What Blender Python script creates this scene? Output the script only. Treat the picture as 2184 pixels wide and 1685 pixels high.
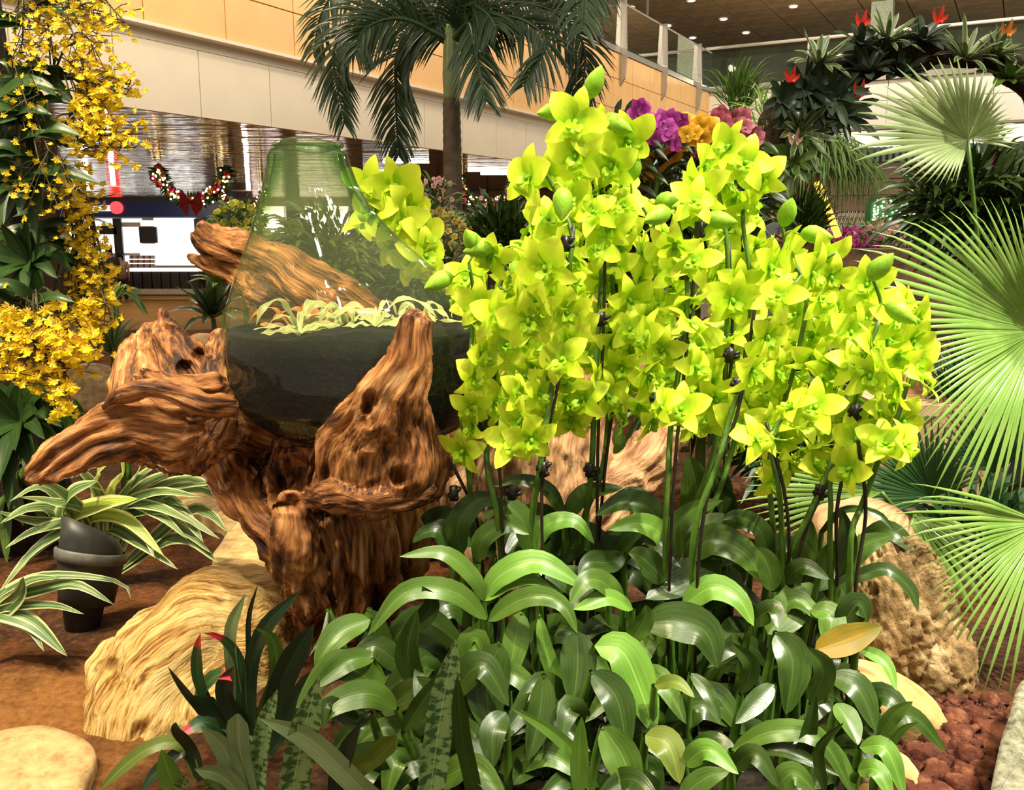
import bpy, math, random
import numpy as np
from mathutils import Vector, Matrix
for o in list(bpy.data.objects): bpy.data.objects.remove(o)
SC = bpy.context.scene; COL = SC.collection
RND = random.Random(7); NPR = np.random.RandomState(5)
# ------------------------------------------------------------------ camera
F = 1920.0; CX, CY = 1092.0, 842.5; CAMZ = 0.9; PITCH = math.radians(10.4)
cd = bpy.data.cameras.new('camera'); cam = bpy.data.objects.new('camera', cd); COL.objects.link(cam)
cam.location = (0, 0, CAMZ); cam.rotation_euler = (math.pi/2-PITCH, 0, 0)
cd.sensor_width = 36.0; cd.lens = 36.0*F/2184.0; cd.clip_start = 0.02; cd.clip_end = 200
SC.camera = cam
# ------------------------------------------------------------------ world, light, exposure
w = bpy.data.worlds.new('world'); SC.world = w; w.use_nodes = True
w.node_tree.nodes['Background'].inputs[0].default_value = (1.0, 0.86, 0.66, 1)
w.node_tree.nodes['Background'].inputs[1].default_value = 0.36
vs = SC.view_settings; vs.view_transform = 'Standard'; vs.look = 'None'; vs.gamma = 1.0; vs.use_curve_mapping = False
vs.exposure = 0.5
def spot(name, loc, aim, energy, size=60, blend=0.6, radius=0.08, color=(1, 0.86, 0.62)):
    l = bpy.data.lights.new(name, 'SPOT'); l.energy = energy; l.spot_size = math.radians(size); l.spot_blend = blend
    l.shadow_soft_size = radius; l.color = color
    o = bpy.data.objects.new(name, l); COL.objects.link(o); o.location = loc
    o.rotation_euler = (Vector(aim)-Vector(loc)).to_track_quat('-Z', 'Y').to_euler(); return o
def lamp(name, loc, energy, radius=0.06, color=(1, 0.9, 0.72)):
    l = bpy.data.lights.new(name, 'POINT'); l.energy = energy; l.shadow_soft_size = radius; l.color = color
    o = bpy.data.objects.new(name, l); COL.objects.link(o); o.location = loc; return o
spot('ceiling_spot', (-2.4, 0.7, 4.6), (-0.85, 1.8, 0.45), 640, 40, color=(1, 0.83, 0.52))
spot('ceiling_spot', (1.9, -0.1, 4.6), (0.52, 1.75, 0.78), 1150, 22, 0.45, color=(1, 0.95, 0.76))
spot('ceiling_spot', (2.9, 0.9, 4.6), (1.5, 1.9, 0.6), 1150, 36, color=(1, 0.95, 0.8))
spot('ceiling_spot', (0.3, 1.5, 4.8), (0.3, 1.4, 0.3), 125, 30, color=(1, 0.94, 0.74))
spot('ceiling_spot', (-2.6, 0.2, 4.4), (-1.5, 2.4, 1.0), 800, 34, color=(1, 0.86, 0.55))
spot('ceiling_spot', (1.5, 2.2, 5.5), (2.2, 4.2, 1.4), 620, 60, color=(1, 0.92, 0.76))
spot('ceiling_spot', (-0.6, 3.0, 5.5), (0.0, 5.2, 0.9), 260, 50, color=(1, 0.9, 0.7))
spot('ceiling_spot', (-0.9, -0.4, 4.6), (-0.42, 1.18, 0.12), 330, 32, color=(1, 0.92, 0.72))  # spot added as fill to brighten the snake plants
for k in range(9): lamp('sparkle_fill_lamp', (-1.6+0.42*k+0.2*(k % 2), -0.9+0.75*(k % 3), 4.3+0.25*(k % 2)), 35, 0.1)  # lamps added overhead for glints on the glass and fill from the front
for x, y in ((-2.9, 5.19), (-1.82, 7.11), (-0.75, 9.03), (0.32, 10.95), (1.39, 12.87), (2.47, 14.79), (3.54, 16.71)): lamp('wall_washer', (x, y, 1.75+y*0.272), 66, 0.12, (1, 0.84, 0.60))
for x, y in ((6.5, 17.4), (10.9, 15.0), (15.0, 12.5)): lamp('wall_washer', (x, y, 1.9+y*0.272), 330, 0.15, (1, 0.95, 0.84))
for x, y in ((7.7, 23.6), (12.1, 21.2), (16.4, 18.8), (-1.15, 15.9), (1.3, 20.3)): lamp('gallery_fill_lamp', (x, y, 4.45), 130, 0.08, (1, 0.88, 0.68))  # added lamps, hidden at gallery floor level, to brighten the ceiling
for x, y in ((-9.5, 22.0), (-7.0, 24.5), (-11.5, 25.0)): lamp('concourse_fill_lamp', (x, y, 1.75), 45, 0.05, (1, 0.86, 0.62))  # lamps added under the soffit to brighten the concourse floor
# ------------------------------------------------------------------ geometry helpers
def ray(px, py):
    x = (px-CX)/F; y = (CY-py)/F; c, s = math.cos(PITCH), math.sin(PITCH)
    return Vector((x, c+y*s, y*c-s))
def at(px, py, Y):
    d = ray(px, py); t = Y/d.y
    return Vector((d.x*t, Y, CAMZ+d.z*t))
def on(px, py, z):
    d = ray(px, py); t = (z-CAMZ)/d.z
    return Vector((d.x*t, d.y*t, z))
def pxs(Y): return Y/F*1.0      # metres per pixel, about
def mobj(name, verts, faces, mat, parent=None, uv=None, smooth=True, org=None):
    """one mesh object; verts are world points, made relative to the root's place"""
    if org is None:
        org = Vector((0, 0, 0))
        if parent is not None: org = root_of(parent).location
    me = bpy.data.meshes.new(name)
    V = np.asarray([tuple(v) for v in verts] if not isinstance(verts, np.ndarray) else verts, dtype=float)-np.array(org)
    me.from_pydata(V.tolist(), [], [tuple(f) for f in faces])
    if uv is not None:
        l = me.uv_layers.new(name='uv'); li = np.empty(len(me.loops), dtype=np.int32); me.loops.foreach_get('vertex_index', li)
        l.data.foreach_set('uv', np.asarray(uv, dtype=np.float32)[li].ravel())
    if smooth: me.polygons.foreach_set('use_smooth', [True]*len(me.polygons))
    if mat is not None:
        for m in (mat if isinstance(mat, (list, tuple)) else [mat]): me.materials.append(m)
    o = bpy.data.objects.new(name, me); COL.objects.link(o)
    if parent is not None: o.parent = parent
    return o
def root_of(o):
    while o.parent is not None: o = o.parent
    return o
def inst(name, me, parent, M):
    """object sharing mesh data; M is a world matrix, the root is unrotated"""
    o = bpy.data.objects.new(name, me); COL.objects.link(o)
    if parent is not None:
        o.parent = parent; M = Matrix.Translation(-root_of(parent).location) @ M
    o.matrix_basis = M; return o
def tag(o, label, cat, group=None, kind=None):
    o['label'] = label; o['category'] = cat
    if group: o['group'] = group
    if kind: o['kind'] = kind
    return o
def thing(name, label, cat, loc, group=None):
    o = bpy.data.objects.new(name, None); COL.objects.link(o); o.location = loc; o.empty_display_size = 0.05
    return tag(o, label, cat, group)
def struct(o, label=None, cat=None):
    o['kind'] = 'structure'
    if label: o['label'] = label; o['category'] = cat
    return o
BOXF = [(0, 3, 2, 1), (4, 5, 6, 7), (0, 1, 5, 4), (1, 2, 6, 5), (2, 3, 7, 6), (3, 0, 4, 7)]
def boxv(o, a, b, c):
    """box from corner o and three edge vectors"""
    o, a, b, c = map(Vector, (o, a, b, c))
    return [o, o+a, o+a+b, o+b, o+c, o+a+c, o+a+b+c, o+b+c]
def box(name, o, a, b, c, mat, parent=None): return mobj(name, boxv(o, a, b, c), BOXF, mat, parent, smooth=False)
class MB:
    def __init__(s): s.v = []; s.f = []; s.uv = []
    def add(s, v, f, uv=None):
        n = len(s.v); s.v += [tuple(p) for p in v]; s.f += [tuple(i+n for i in q) for q in f]
        s.uv += list(uv) if uv is not None else [(0.5, 0.5)]*len(v)
    def box(s, o, a, b, c): s.add(boxv(o, a, b, c), BOXF)
    def build(s, name, mat, parent=None, smooth=True): return mobj(name, s.v, s.f, mat, parent, s.uv, smooth)
def catmull(P, n):
    P = [Vector(p) for p in P]
    if len(P) == 2: return [P[0].lerp(P[1], i/n) for i in range(n+1)]
    Q = [P[0]*2-P[1]]+P+[P[-1]*2-P[-2]]; out = []
    L = [0.0]
    for a, b in zip(P, P[1:]): L.append(L[-1]+(b-a).length)
    for i in range(n+1):
        d = L[-1]*i/n; k = 0
        while k < len(P)-2 and d > L[k+1]: k += 1
        t = (d-L[k])/max(1e-9, L[k+1]-L[k]); p0, p1, p2, p3 = Q[k:k+4]
        out.append(0.5*((2*p1)+(p2-p0)*t+(2*p0-5*p1+4*p2-p3)*t*t+(3*p1-p0-3*p2+p3)*t**3))
    return out
def tube(P, r, ns=8, caps=True):
    """tube verts/faces along P with radius r (number or list)"""
    P = [Vector(p) for p in P]; n = len(P); V = []; Fc = []; UV = []
    R = r if isinstance(r, (list, tuple)) else [r]*n
    ref = Vector((0, 0, 1)) if abs((P[-1]-P[0]).normalized().z) < 0.9 else Vector((1, 0, 0))
    for i in range(n):
        t = (P[min(i+1, n-1)]-P[max(i-1, 0)]).normalized(); a = t.cross(ref)
        if a.length < 1e-6: a = Vector((1, 0, 0))
        a.normalize(); b = t.cross(a)
        for k in range(ns):
            q = 2*math.pi*k/ns; V.append(P[i]+(a*math.cos(q)+b*math.sin(q))*R[i]); UV.append((k/ns, i/max(1, n-1)))
    for i in range(n-1):
        for k in range(ns):
            k2 = (k+1) % ns; Fc.append((i*ns+k, i*ns+k2, (i+1)*ns+k2, (i+1)*ns+k))
    if caps: Fc.append(tuple(range(ns-1, -1, -1))); Fc.append(tuple((n-1)*ns+k for k in range(ns)))
    return V, Fc, UV
PROF = {
 'lance': lambda t: max(0.0, math.sin(math.pi*min(1, t**0.8)))**0.7*0.97+0.03*(1-t),
 'oval': lambda t: max(0.0, math.sin(math.pi*t))**0.55*(0.9+0.1*t)+0.02,
 'strap': lambda t: (0.65+0.35*min(1, t*4))*(1-max(0, (t-0.72)/0.28)**1.8)+0.01,
 'blunt': lambda t: (0.75+0.25*min(1, t*3))*(1-max(0, (t-0.9)/0.1)**2*0.85)+0.01,
 'needle': lambda t: (0.35+0.65*min(1, t*5))*(1-t**2)+0.01,
}
def strip(P, wid, prof='lance', nh=(0, -0.45, 0.9), nu=12, nv=4, fold=0.25, wave=0.0, twist=0.0, ph=0.0):
    C = catmull(P, nu); V = []; Fc = []; UV = []; pf = PROF[prof]; nh = Vector(nh).normalized(); ls = None
    for i, c in enumerate(C):
        t = (C[min(i+1, nu)]-C[max(i-1, 0)])
        t = t.normalized() if t.length > 1e-9 else Vector((0, 0, 1))
        n = nh-t*nh.dot(t)
        if n.length < 0.15: n = n+Vector((0, -0.3, 0.0)); n = n-t*n.dot(t)
        n.normalize(); s = t.cross(n)
        if ls is not None and s.dot(ls) < 0: s = -s; n = -n
        ls = s; u = i/nu
        if twist: s, n = s*math.cos(twist*u)+n*math.sin(twist*u), n*math.cos(twist*u)-s*math.sin(twist*u)
        ww = wid*0.5*pf(u)
        for k in range(nv+1):
            v = -1+2*k/nv
            off = fold*ww*abs(v)+(wave*ww*math.sin(u*17+ph+v*1.5)*v*v if wave else 0)
            V.append(c+s*(ww*v*math.sqrt(max(0.2, 1-fold*fold*0.5)))+n*off); UV.append((k/nv, u))
    m = nv+1
    for i in range(nu):
        for k in range(nv): Fc.append((i*m+k, i*m+k+1, (i+1)*m+k+1, (i+1)*m+k))
    return V, Fc, UV
# ------------------------------------------------------------------ numpy noise
def _h(ix, iy, iz):
    n = (ix.astype(np.int64)*374761393+iy.astype(np.int64)*668265263+iz.astype(np.int64)*2147483647) & 0xffffffff
    n = ((n ^ (n >> 13))*1274126177) & 0xffffffff
    n = ((n ^ (n >> 16))*2246822519) & 0xffffffff
    return ((n ^ (n >> 15)) & 0xffffff)/float(0xffffff)
def vnoise(p):
    i = np.floor(p).astype(np.int64); f = p-i; f = f*f*(3-2*f); x, y, z = i.T; a, b, c = f.T; r = 0
    for dx in (0, 1):
        for dy in (0, 1):
            for dz in (0, 1):
                r = r+_h(x+dx, y+dy, z+dz)*(a if dx else 1-a)*(b if dy else 1-b)*(c if dz else 1-c)
    return r
def fbm(p, o=4, g=0.5):
    r = 0; a = 1; s = 0
    for k in range(o): r = r+a*vnoise(p*2**k+k*13.7); s += a; a *= g
    return r/s
# ------------------------------------------------------------------ materials
MATS = {}
def newmat(name):
    m = bpy.data.materials.new(name); m.use_nodes = True; nt = m.node_tree; nt.nodes.clear(); MATS[name] = m
    return m, nt, nt.nodes.new('ShaderNodeOutputMaterial')
def N(nt, t, **kw):
    n = nt.nodes.new(t)
    for k, v in kw.items():
        if k.startswith('i_'): n.inputs[int(k[2:]) if k[2:].isdigit() else k[2:].replace('_', ' ')].default_value = v
        else: setattr(n, k, v)
    return n
def rgba(c): return (c[0], c[1], c[2], 1.0)
def ramp(nt, fac, stops):
    r = N(nt, 'ShaderNodeValToRGB'); e = r.color_ramp.elements
    while len(e) < len(stops): e.new(0.5)
    for k, (p, c) in enumerate(stops): e[k].position = p; e[k].color = rgba(c)
    nt.links.new(fac, r.inputs[0]); return r.outputs[0]
def finish(m, nt, out, col, rough=0.5, spec=0.5, trans=0.0, bump=None, bstr=0.3, bdist=0.01, metal=0.0, emit=None):
    b = N(nt, 'ShaderNodeBsdfPrincipled'); L = nt.links.new
    if isinstance(col, tuple): b.inputs['Base Color'].default_value = rgba(col)
    else: L(col, b.inputs['Base Color'])
    if isinstance(rough, (int, float)): b.inputs['Roughness'].default_value = rough
    else: L(rough, b.inputs['Roughness'])
    b.inputs['Specular IOR Level'].default_value = spec; b.inputs['Metallic'].default_value = metal
    if bump is not None:
        bm = N(nt, 'ShaderNodeBump'); bm.inputs['Strength'].default_value = bstr; bm.inputs['Distance'].default_value = bdist
        L(bump, bm.inputs['Height']); L(bm.outputs[0], b.inputs['Normal'])
    sh = b.outputs[0]
    if trans > 0:
        t = N(nt, 'ShaderNodeBsdfTranslucent'); mx = N(nt, 'ShaderNodeMixShader'); mx.inputs[0].default_value = trans
        if isinstance(col, tuple): t.inputs[0].default_value = rgba(col)
        else: L(col, t.inputs[0])
        L(sh, mx.inputs[1]); L(t.outputs[0], mx.inputs[2]); sh = mx.outputs[0]
    L(sh, out.inputs[0]); return m
def noise(nt, scale, coord='Object', detail=4.0, stretch=None, rough=0.55, w=0):
    tc = N(nt, 'ShaderNodeTexCoord'); n = N(nt, 'ShaderNodeTexNoise'); n.inputs['Scale'].default_value = scale; n.inputs['Detail'].default_value = detail
    n.inputs['Roughness'].default_value = rough; src = tc.outputs[coord]
    if stretch:
        mp = N(nt, 'ShaderNodeMapping'); mp.inputs['Scale'].default_value = stretch; mp.inputs['Location'].default_value = (w, w, w); nt.links.new(src, mp.inputs[0]); src = mp.outputs[0]
    nt.links.new(src, n.inputs[0]); return n.outputs[0]
def plain(name, col, rough=0.5, var=0.25, scale=20, spec=0.4, trans=0.0, bump=0.0, metal=0.0, coord='Object'):
    """solid colour with a little procedural variation"""
    if name in MATS: return MATS[name]
    m, nt, out = newmat(name); n = noise(nt, scale, coord)
    c = ramp(nt, n, [(0.3, tuple(max(0, x*(1-var)) for x in col)), (0.7, tuple(min(1, x*(1+var)) for x in col))])
    return finish(m, nt, out, c, rough, spec, trans, n if bump else None, bump, 0.01, metal)
def emitter(name, col, s):
    if name in MATS: return MATS[name]
    m, nt, out = newmat(name); e = N(nt, 'ShaderNodeEmission'); e.inputs[0].default_value = rgba(col); e.inputs[1].default_value = s
    nt.links.new(e.outputs[0], out.inputs[0]); return m
def leafmat(name, c1, c2, edge=None, edgew=0.12, rough=0.35, trans=0.18, band=None, tip=None, spec=0.45):
    """leaf: u across, v along; veins along, optional pale edge, cross bands, coloured tip"""
    m, nt, out = newmat(name); L = nt.links.new
    tc = N(nt, 'ShaderNodeTexCoord'); sx = N(nt, 'ShaderNodeSeparateXYZ'); L(tc.outputs['UV'], sx.inputs[0])
    mp = N(nt, 'ShaderNodeMapping'); mp.inputs['Scale'].default_value = (14, 1.2, 1); L(tc.outputs['UV'], mp.inputs[0])
    oi = N(nt, 'ShaderNodeObjectInfo')
    ad = N(nt, 'ShaderNodeVectorMath', operation='ADD'); L(mp.outputs[0], ad.inputs[0]); L(oi.outputs['Location'], ad.inputs[1])
    n = N(nt, 'ShaderNodeTexNoise'); n.inputs['Scale'].default_value = 1.0; n.inputs['Detail'].default_value = 3; L(ad.outputs[0], n.inputs[0])
    n2 = noise(nt, 9.0, 'Object', 3)
    mx = N(nt, 'ShaderNodeMath', operation='MULTIPLY_ADD'); mx.inputs[1].default_value = 0.5; L(n.outputs[0], mx.inputs[0])
    h = N(nt, 'ShaderNodeMath', operation='MULTIPLY'); h.inputs[1].default_value = 0.5; L(n2, h.inputs[0]); L(h.outputs[0], mx.inputs[2])
    col = ramp(nt, mx.outputs[0], [(0.36, c1), (0.64, c2)])
    def mix(fac, a, b):
        q = N(nt, 'ShaderNodeMix', data_type='RGBA'); L(fac, q.inputs[0]); L(a, q.inputs[6])
        if isinstance(b, tuple): q.inputs[7].default_value = rgba(b)
        else: L(b, q.inputs[7])
        return q.outputs[2]
    ab = N(nt, 'ShaderNodeMath', operation='SUBTRACT'); ab.inputs[1].default_value = 0.5; L(sx.outputs[0], ab.inputs[0])
    aa = N(nt, 'ShaderNodeMath', operation='ABSOLUTE'); L(ab.outputs[0], aa.inputs[0])
    if band:
        mb = N(nt, 'ShaderNodeMapping'); mb.inputs['Scale'].default_value = (2.2, 26, 1); L(tc.outputs['UV'], mb.inputs[0])
        nb = N(nt, 'ShaderNodeTexNoise'); nb.inputs['Scale'].default_value = 1.0; nb.inputs['Detail'].default_value = 4; L(mb.outputs[0], nb.inputs[0])
        fb = ramp(nt, nb.outputs[0], [(0.47, (0, 0, 0)), (0.56, (1, 1, 1))]); col = mix(fb, col, band)
    mid = ramp(nt, aa.outputs[0], [(0.0, (0.55, 0.55, 0.55)), (0.035, (0, 0, 0))])
    col = mix(mid, col, tuple(min(1, x*1.6+0.02) for x in c2))
    if edge:
        fe = ramp(nt, aa.outputs[0], [(0.5-edgew-0.03, (0, 0, 0)), (0.5-edgew+0.03, (1, 1, 1))]); col = mix(fe, col, edge)
        st = ramp(nt, n.outputs[0], [(0.52, (0, 0, 0)), (0.6, (0.6, 0.6, 0.6))]); col = mix(st, col, edge)
    if tip:
        ft = ramp(nt, sx.outputs[1], [(tip[1], (0, 0, 0)), (tip[1]+0.03, (1, 1, 1))]); col = mix(ft, col, tip[0])
    return finish(m, nt, out, col, rough, spec, trans, n.outputs[0], 0.12, 0.004)
# ================================================================== THE SETTING
def proj(p):
    d = Vector(p)-Vector((0, 0, CAMZ)); c, s = math.cos(PITCH), math.sin(PITCH)
    f = d.y*c-d.z*s; u = d.y*s+d.z*c
    return (CX+F*d.x/f, CY-F*u/f) if f > 0.05 else (-9999, -9999)
M_peach = plain('peach_wall_panel', (0.84, 0.50, 0.20), 0.45, 0.06, 3)
M_cream = plain('cream_fascia_panel', (0.84, 0.76, 0.62), 0.4, 0.04, 2)
M_joint = plain('dark_joint', (0.16, 0.11, 0.07), 0.8)
M_steel = plain('brushed_steel', (0.42, 0.40, 0.36), 0.35, 0.1, 30, metal=0.7)
M_dark = plain('dark_olive_wall', (0.13, 0.14, 0.09), 0.5, 0.2, 2)
M_white = plain('white_plaster', (0.9, 0.86, 0.76), 0.5, 0.03, 2)
M_wood_ceiling = plain('brown_ceiling_panel', (0.34, 0.21, 0.10), 0.25, 0.25, 2.5)
def glassmat(name, tint, refl=1.0, rough=0.02):
    m, nt, out = newmat(name); L = nt.links.new
    t = N(nt, 'ShaderNodeBsdfTransparent'); t.inputs[0].default_value = rgba(tint)
    g = N(nt, 'ShaderNodeBsdfGlossy'); g.inputs['Roughness'].default_value = rough
    fr = N(nt, 'ShaderNodeFresnel'); fr.inputs[0].default_value = 1.45
    ml = N(nt, 'ShaderNodeMath', operation='MULTIPLY'); ml.inputs[1].default_value = refl; L(fr.outputs[0], ml.inputs[0])
    mx = N(nt, 'ShaderNodeMixShader'); L(ml.outputs[0], mx.inputs[0]); L(t.outputs[0], mx.inputs[1]); L(g.outputs[0], mx.inputs[2]); L(mx.outputs[0], out.inputs[0])
    return m
M_rail_glass = glassmat('rail_glass', (0.86, 0.9, 0.84))
ZS = 1.92; ZF = -1.3
W0 = on(259, 229, ZS); W1 = on(1165, 352, ZS); U = (W1-W0).normalized(); NW = Vector((U.y, -U.x, 0))   # NW points to the garden
if NW.y > 0: NW = -NW
def onwall(px, py, off=0.0):
    d = ray(px, py); o = Vector((0, 0, CAMZ)); t = (W0+NW*off-o).dot(NW)/d.dot(NW); return o+d*t
def sw(p): return (p-W0).dot(U)
zb = onwall(668, 138).z; z1 = onwall(929, 123).z; z2 = onwall(1400, 204).z; zf = onwall(1380, 146).z
Cn = onwall(1505, 193); sC = sw(Cn)
Vd = on(1700, 176, zf)-on(1505, 193, zf); Vd = Vector((U.y, -U.x, 0)); 
if Vd.x < 0: Vd = -Vd
# left wall: backing, panels
wall = struct(box('wall_left', W0-U*6+Vector((0, 0, ZS+0.02))-Vector((0, 0, W0.z)), U*(sC+6.0), -NW*0.4, Vector((0, 0, zf-ZS-0.02)), M_joint))
def panel_row(z0, z1_, sp, mat, s0, gap=0.012, proud=0.05):
    s = s0
    me = None
    while s < sC-0.05:
        e = min(s+sp, sC); w_ = e-s-gap
        o = mobj('panel', boxv((0, 0, 0), U*w_, NW*proud, Vector((0, 0, z1_-z0-gap))), BOXF, mat, None, smooth=False)
        o.parent = wall; o.location = W0+U*s+Vector((0, 0, z0-W0.z)); s = e
spp = sw(on(576, 229+0.1325*317, ZS))-sw(on(424, 229+0.1325*165, ZS))
s424 = sw(on(424, 229+0.1325*165, ZS))
zg = zb-(zb-ZS)*0.16
panel_row(ZS, zg, spp, M_cream, s424-spp*4, proud=0.06)
panel_row(zb, z1, spp*1.02, M_peach, s424-spp*3.75, proud=0.12)
panel_row(z1, z2, spp*1.02, M_peach, s424-spp*3.75, proud=0.12)
panel_row(z2, zf, spp*1.02, M_peach, s424-spp*3.75, proud=0.12)
gutter = box('trim_1', W0-U*6+NW*0.0+Vector((0, 0, zg-ZS)), U*(sC+6), NW*0.03, Vector((0, 0, zb-zg)), M_cream); struct(gutter)
lip = box('trim_2', W0-U*6+NW*0.0+Vector((0, 0, zb-0.035-ZS)), U*(sC+6), NW*0.19, Vector((0, 0, 0.03)), M_cream); struct(lip)
slab = box('trim_3', W0-U*6+Vector((0, 0, zf-ZS)), U*(sC+6), NW*0.14, Vector((0, 0, 0.10)), M_steel); struct(slab)
# glazed balustrade over the left wall
HR = onwall(1400, 54).z-zf
bal = thing('glass_balustrade', 'glass balustrade with tapered steel fins along the peach wall', 'balustrade', W0+Vector((0, 0, zf-W0.z+0.1)))
sA = sw(onwall(960, 0))-1.0
mb = MB(); mb.v and None
V_, F_, UV_ = tube([W0+U*sA+NW*0.1+Vector((0, 0, zf+HR-ZS)), Cn+NW*0.1+Vector((0, 0, zf+HR-Cn.z))], 0.025, 8); mobj('handrail', V_, F_, M_steel, bal)
fins = [sw(onwall(px, py, 0.1)) for px, py in ((1085, 90), (1212, 120), (1320, 150), (1408, 180), (1482, 200))]
for s in fins:
    b = W0+U*s+NW*0.05; zt = zf+HR+0.02
    prof = [(0.0, zt), (0.16, zt), (0.2, zf-0.1), (0.17, zf-0.42), (0.03, zf-0.62), (0.0, zf-0.8)]
    th = U*0.045; v = [b+NW*a+Vector((0, 0, z-b.z)) for a, z in prof]; n = len(v); v2 = [p+th for p in v]
    mobj('fin', v+v2, [tuple(range(n)), tuple(range(2*n-1, n-1, -1))]+[(i, i+n, (i+1) % n+n, (i+1) % n) for i in range(n)], M_steel, bal, smooth=False)
ed = [sA]+fins+[sC]
for a, b_ in zip(ed, ed[1:]):
    if b_-a > 0.3: box('glass_pane', W0+U*(a+0.08)+NW*0.12+Vector((0, 0, zf+0.12-ZS)), U*(b_-a-0.12), NW*0.012, Vector((0, 0, HR-0.15)), M_rail_glass, bal)
# far wall, right of the corner
def onfar(px, py, off=0.0):
    d = ray(px, py); o = Vector((0, 0, CAMZ)); n = Vector((Vd.y, -Vd.x, 0)); t = (Cn+n*off-o).dot(n)/d.dot(n); return o+d*t
NF = Vector((Vd.y, -Vd.x, 0))
if NF.y > 0: NF = -NF
LF = 16.0
zfa = onfar(1850, 272).z; zfb = onfar(1850, 308).z; zfc = onfar(1850, 341).z; zfd = onfar(1850, 448).z
wf = struct(box('wall_far', Cn+Vector((0, 0, zfa-Cn.z)), Vd*LF, -NF*0.4, Vector((0, 0, zf-zfa)), M_white))
zm = onfar(1560, 235).z
for k in range(8):
    for a, b_ in ((zfa, zm), (zm, zf)):
        o = mobj('panel', boxv((0, 0, 0), Vd*(LF/8-0.015), NF*0.05, Vector((0, 0, b_-a-0.015))), BOXF, M_white, None, smooth=False); o.parent = wf; o.location = Cn+Vd*(LF/8*k)+Vector((0, 0, a-Cn.z))
struct(box('trim_4', Cn+Vector((0, 0, zf-Cn.z)), Vd*LF, NF*0.14, Vector((0, 0, 0.12)), M_steel))
HF = onfar(1600, 97).z-zf
bal2 = thing('glass_balustrade', 'far glass balustrade with a bright handrail above the white wall', 'balustrade', Cn+Vector((0, 0, zf-Cn.z+0.12)))
V_, F_, UV_ = tube([Cn+NF*0.08+Vector((0, 0, zf+HF-Cn.z)), Cn+Vd*LF+NF*0.08+Vector((0, 0, zf+HF-Cn.z))], 0.035, 8); mobj('handrail', V_, F_, M_white, bal2)
for k in range(7):
    box('glass_pane', Cn+Vd*(LF/7*k+0.05)+NF*0.06+Vector((0, 0, zf+0.12-Cn.z)), Vd*(LF/7-0.08), NF*0.012, Vector((0, 0, HF-0.16)), M_rail_glass, bal2)
    box('post', Cn+Vd*(LF/7*k)+NF*0.05+Vector((0, 0, zf+0.1-Cn.z)), Vd*0.04, NF*0.05, Vector((0, 0, HF-0.1)), M_steel, bal2)
# below the white fascia: bright strip, teal screen, tiled brown wall
M_tile = plain('brown_stone_tile', (0.20, 0.13, 0.075), 0.3, 0.2, 3)
wl = struct(box('wall_lower', Cn-NF*0.9+Vector((0, 0, ZF-Cn.z)), Vd*LF, -NF*0.2, Vector((0, 0, zfa-ZF)), M_joint))
tw = LF/22; th_ = (zfc-zfd)/3.0
tme = mobj('tile', boxv((0, 0, 0), Vd*(tw-0.02), NF*0.04, Vector((0, 0, th_-0.02))), BOXF, M_tile, None, smooth=False)
tme.parent = wl; tme.location = Cn-NF*0.9+Vector((0, 0, zfd-Cn.z)); first = True
for k in range(22):
    for j in range(5):
        z = zfd+th_*(2-j)
        o = tme if first else bpy.data.objects.new('tile', tme.data)
        if not first: COL.objects.link(o); o.parent = wl
        first = False; o.location = Cn-NF*0.9+Vd*(tw*k)+Vector((0, 0, z-Cn.z))
struct(box('trim_5', Cn-NF*0.9+Vector((0, 0, zfb-Cn.z)), Vd*LF, NF*0.1, Vector((0, 0, zfa-zfb)), emitter('lit_strip', (1.0, 0.85, 0.6), 1.1)))
ts = thing('slatted_screen', 'teal slatted screen running along the top of the brown tiled wall', 'screen', Cn-NF*0.8+Vector((0, 0, zfc-Cn.z)))
M_teal = plain('teal_slat', (0.16, 0.36, 0.30), 0.4)
sl0 = None
for k in range(120):
    p = Cn-NF*0.8+Vd*(LF/120*k)+Vector((0, 0, zfc-Cn.z))
    if sl0 is None: sl0 = box('slat', p, Vd*0.07, NF*0.05, Vector((0, 0, zfb-zfc)), M_teal, ts)
    else: o = bpy.data.objects.new('slat', sl0.data); COL.objects.link(o); o.parent = ts; o.location = Vd*(LF/120*k)
# upper ceiling
ZC = zf+3.0
bk = on(1560, 110, ZC); bofs = (bk-Cn).dot(-NF)
M_olive = M_dark
struct(box('wall_back', Cn-NF*bofs-Vd*14+Vector((0, 0, zf-Cn.z)), Vd*40, -NF*0.2, Vector((0, 0, 3.0)), M_olive))
struct(box('floor_upper', Cn-NF*bofs-Vd*14+Vector((0, 0, zf-0.12-Cn.z)), Vd*14, NF*(bofs+14), Vector((0, 0, 0.1)), M_steel))
struct(box('floor_gallery', Cn-NF*bofs+Vector((0, 0, zf-0.12-Cn.z)), Vd*26, NF*(bofs-0.02), Vector((0, 0, 0.1)), M_steel))
cl = struct(box('ceiling', Cn-NF*(bofs+0.1)-Vd*14+Vector((0, 0, ZC+0.06-Cn.z)), Vd*40, NF*(bofs+13), Vector((0, 0, 0.1)), M_joint))
cme = None
pu, pv = 1.15, 1.15
for i in range(-2, 24):
    for j in range(-13, 26):
        p = Cn-NF*(bofs-i*pu)+Vd*(j*pv)+Vector((0, 0, ZC-Cn.z)); q = proj(p+NF*pu/2+Vd*pv/2)
        if not (900 < q[0] < 2400 and -60 < q[1] < 140): continue
        if cme is None:
            o = mobj('panel', boxv((0, 0, 0), Vd*(pv-0.03), NF*(pu-0.03), Vector((0, 0, 0.05))), BOXF, M_wood_ceiling, None, smooth=False); cme = o.data
        else: o = bpy.data.objects.new('panel', cme); COL.objects.link(o)
        o.parent = cl; o.location = p
M_lamp = emitter('downlight_glow', (1, 0.93, 0.8), 9.0)
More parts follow.
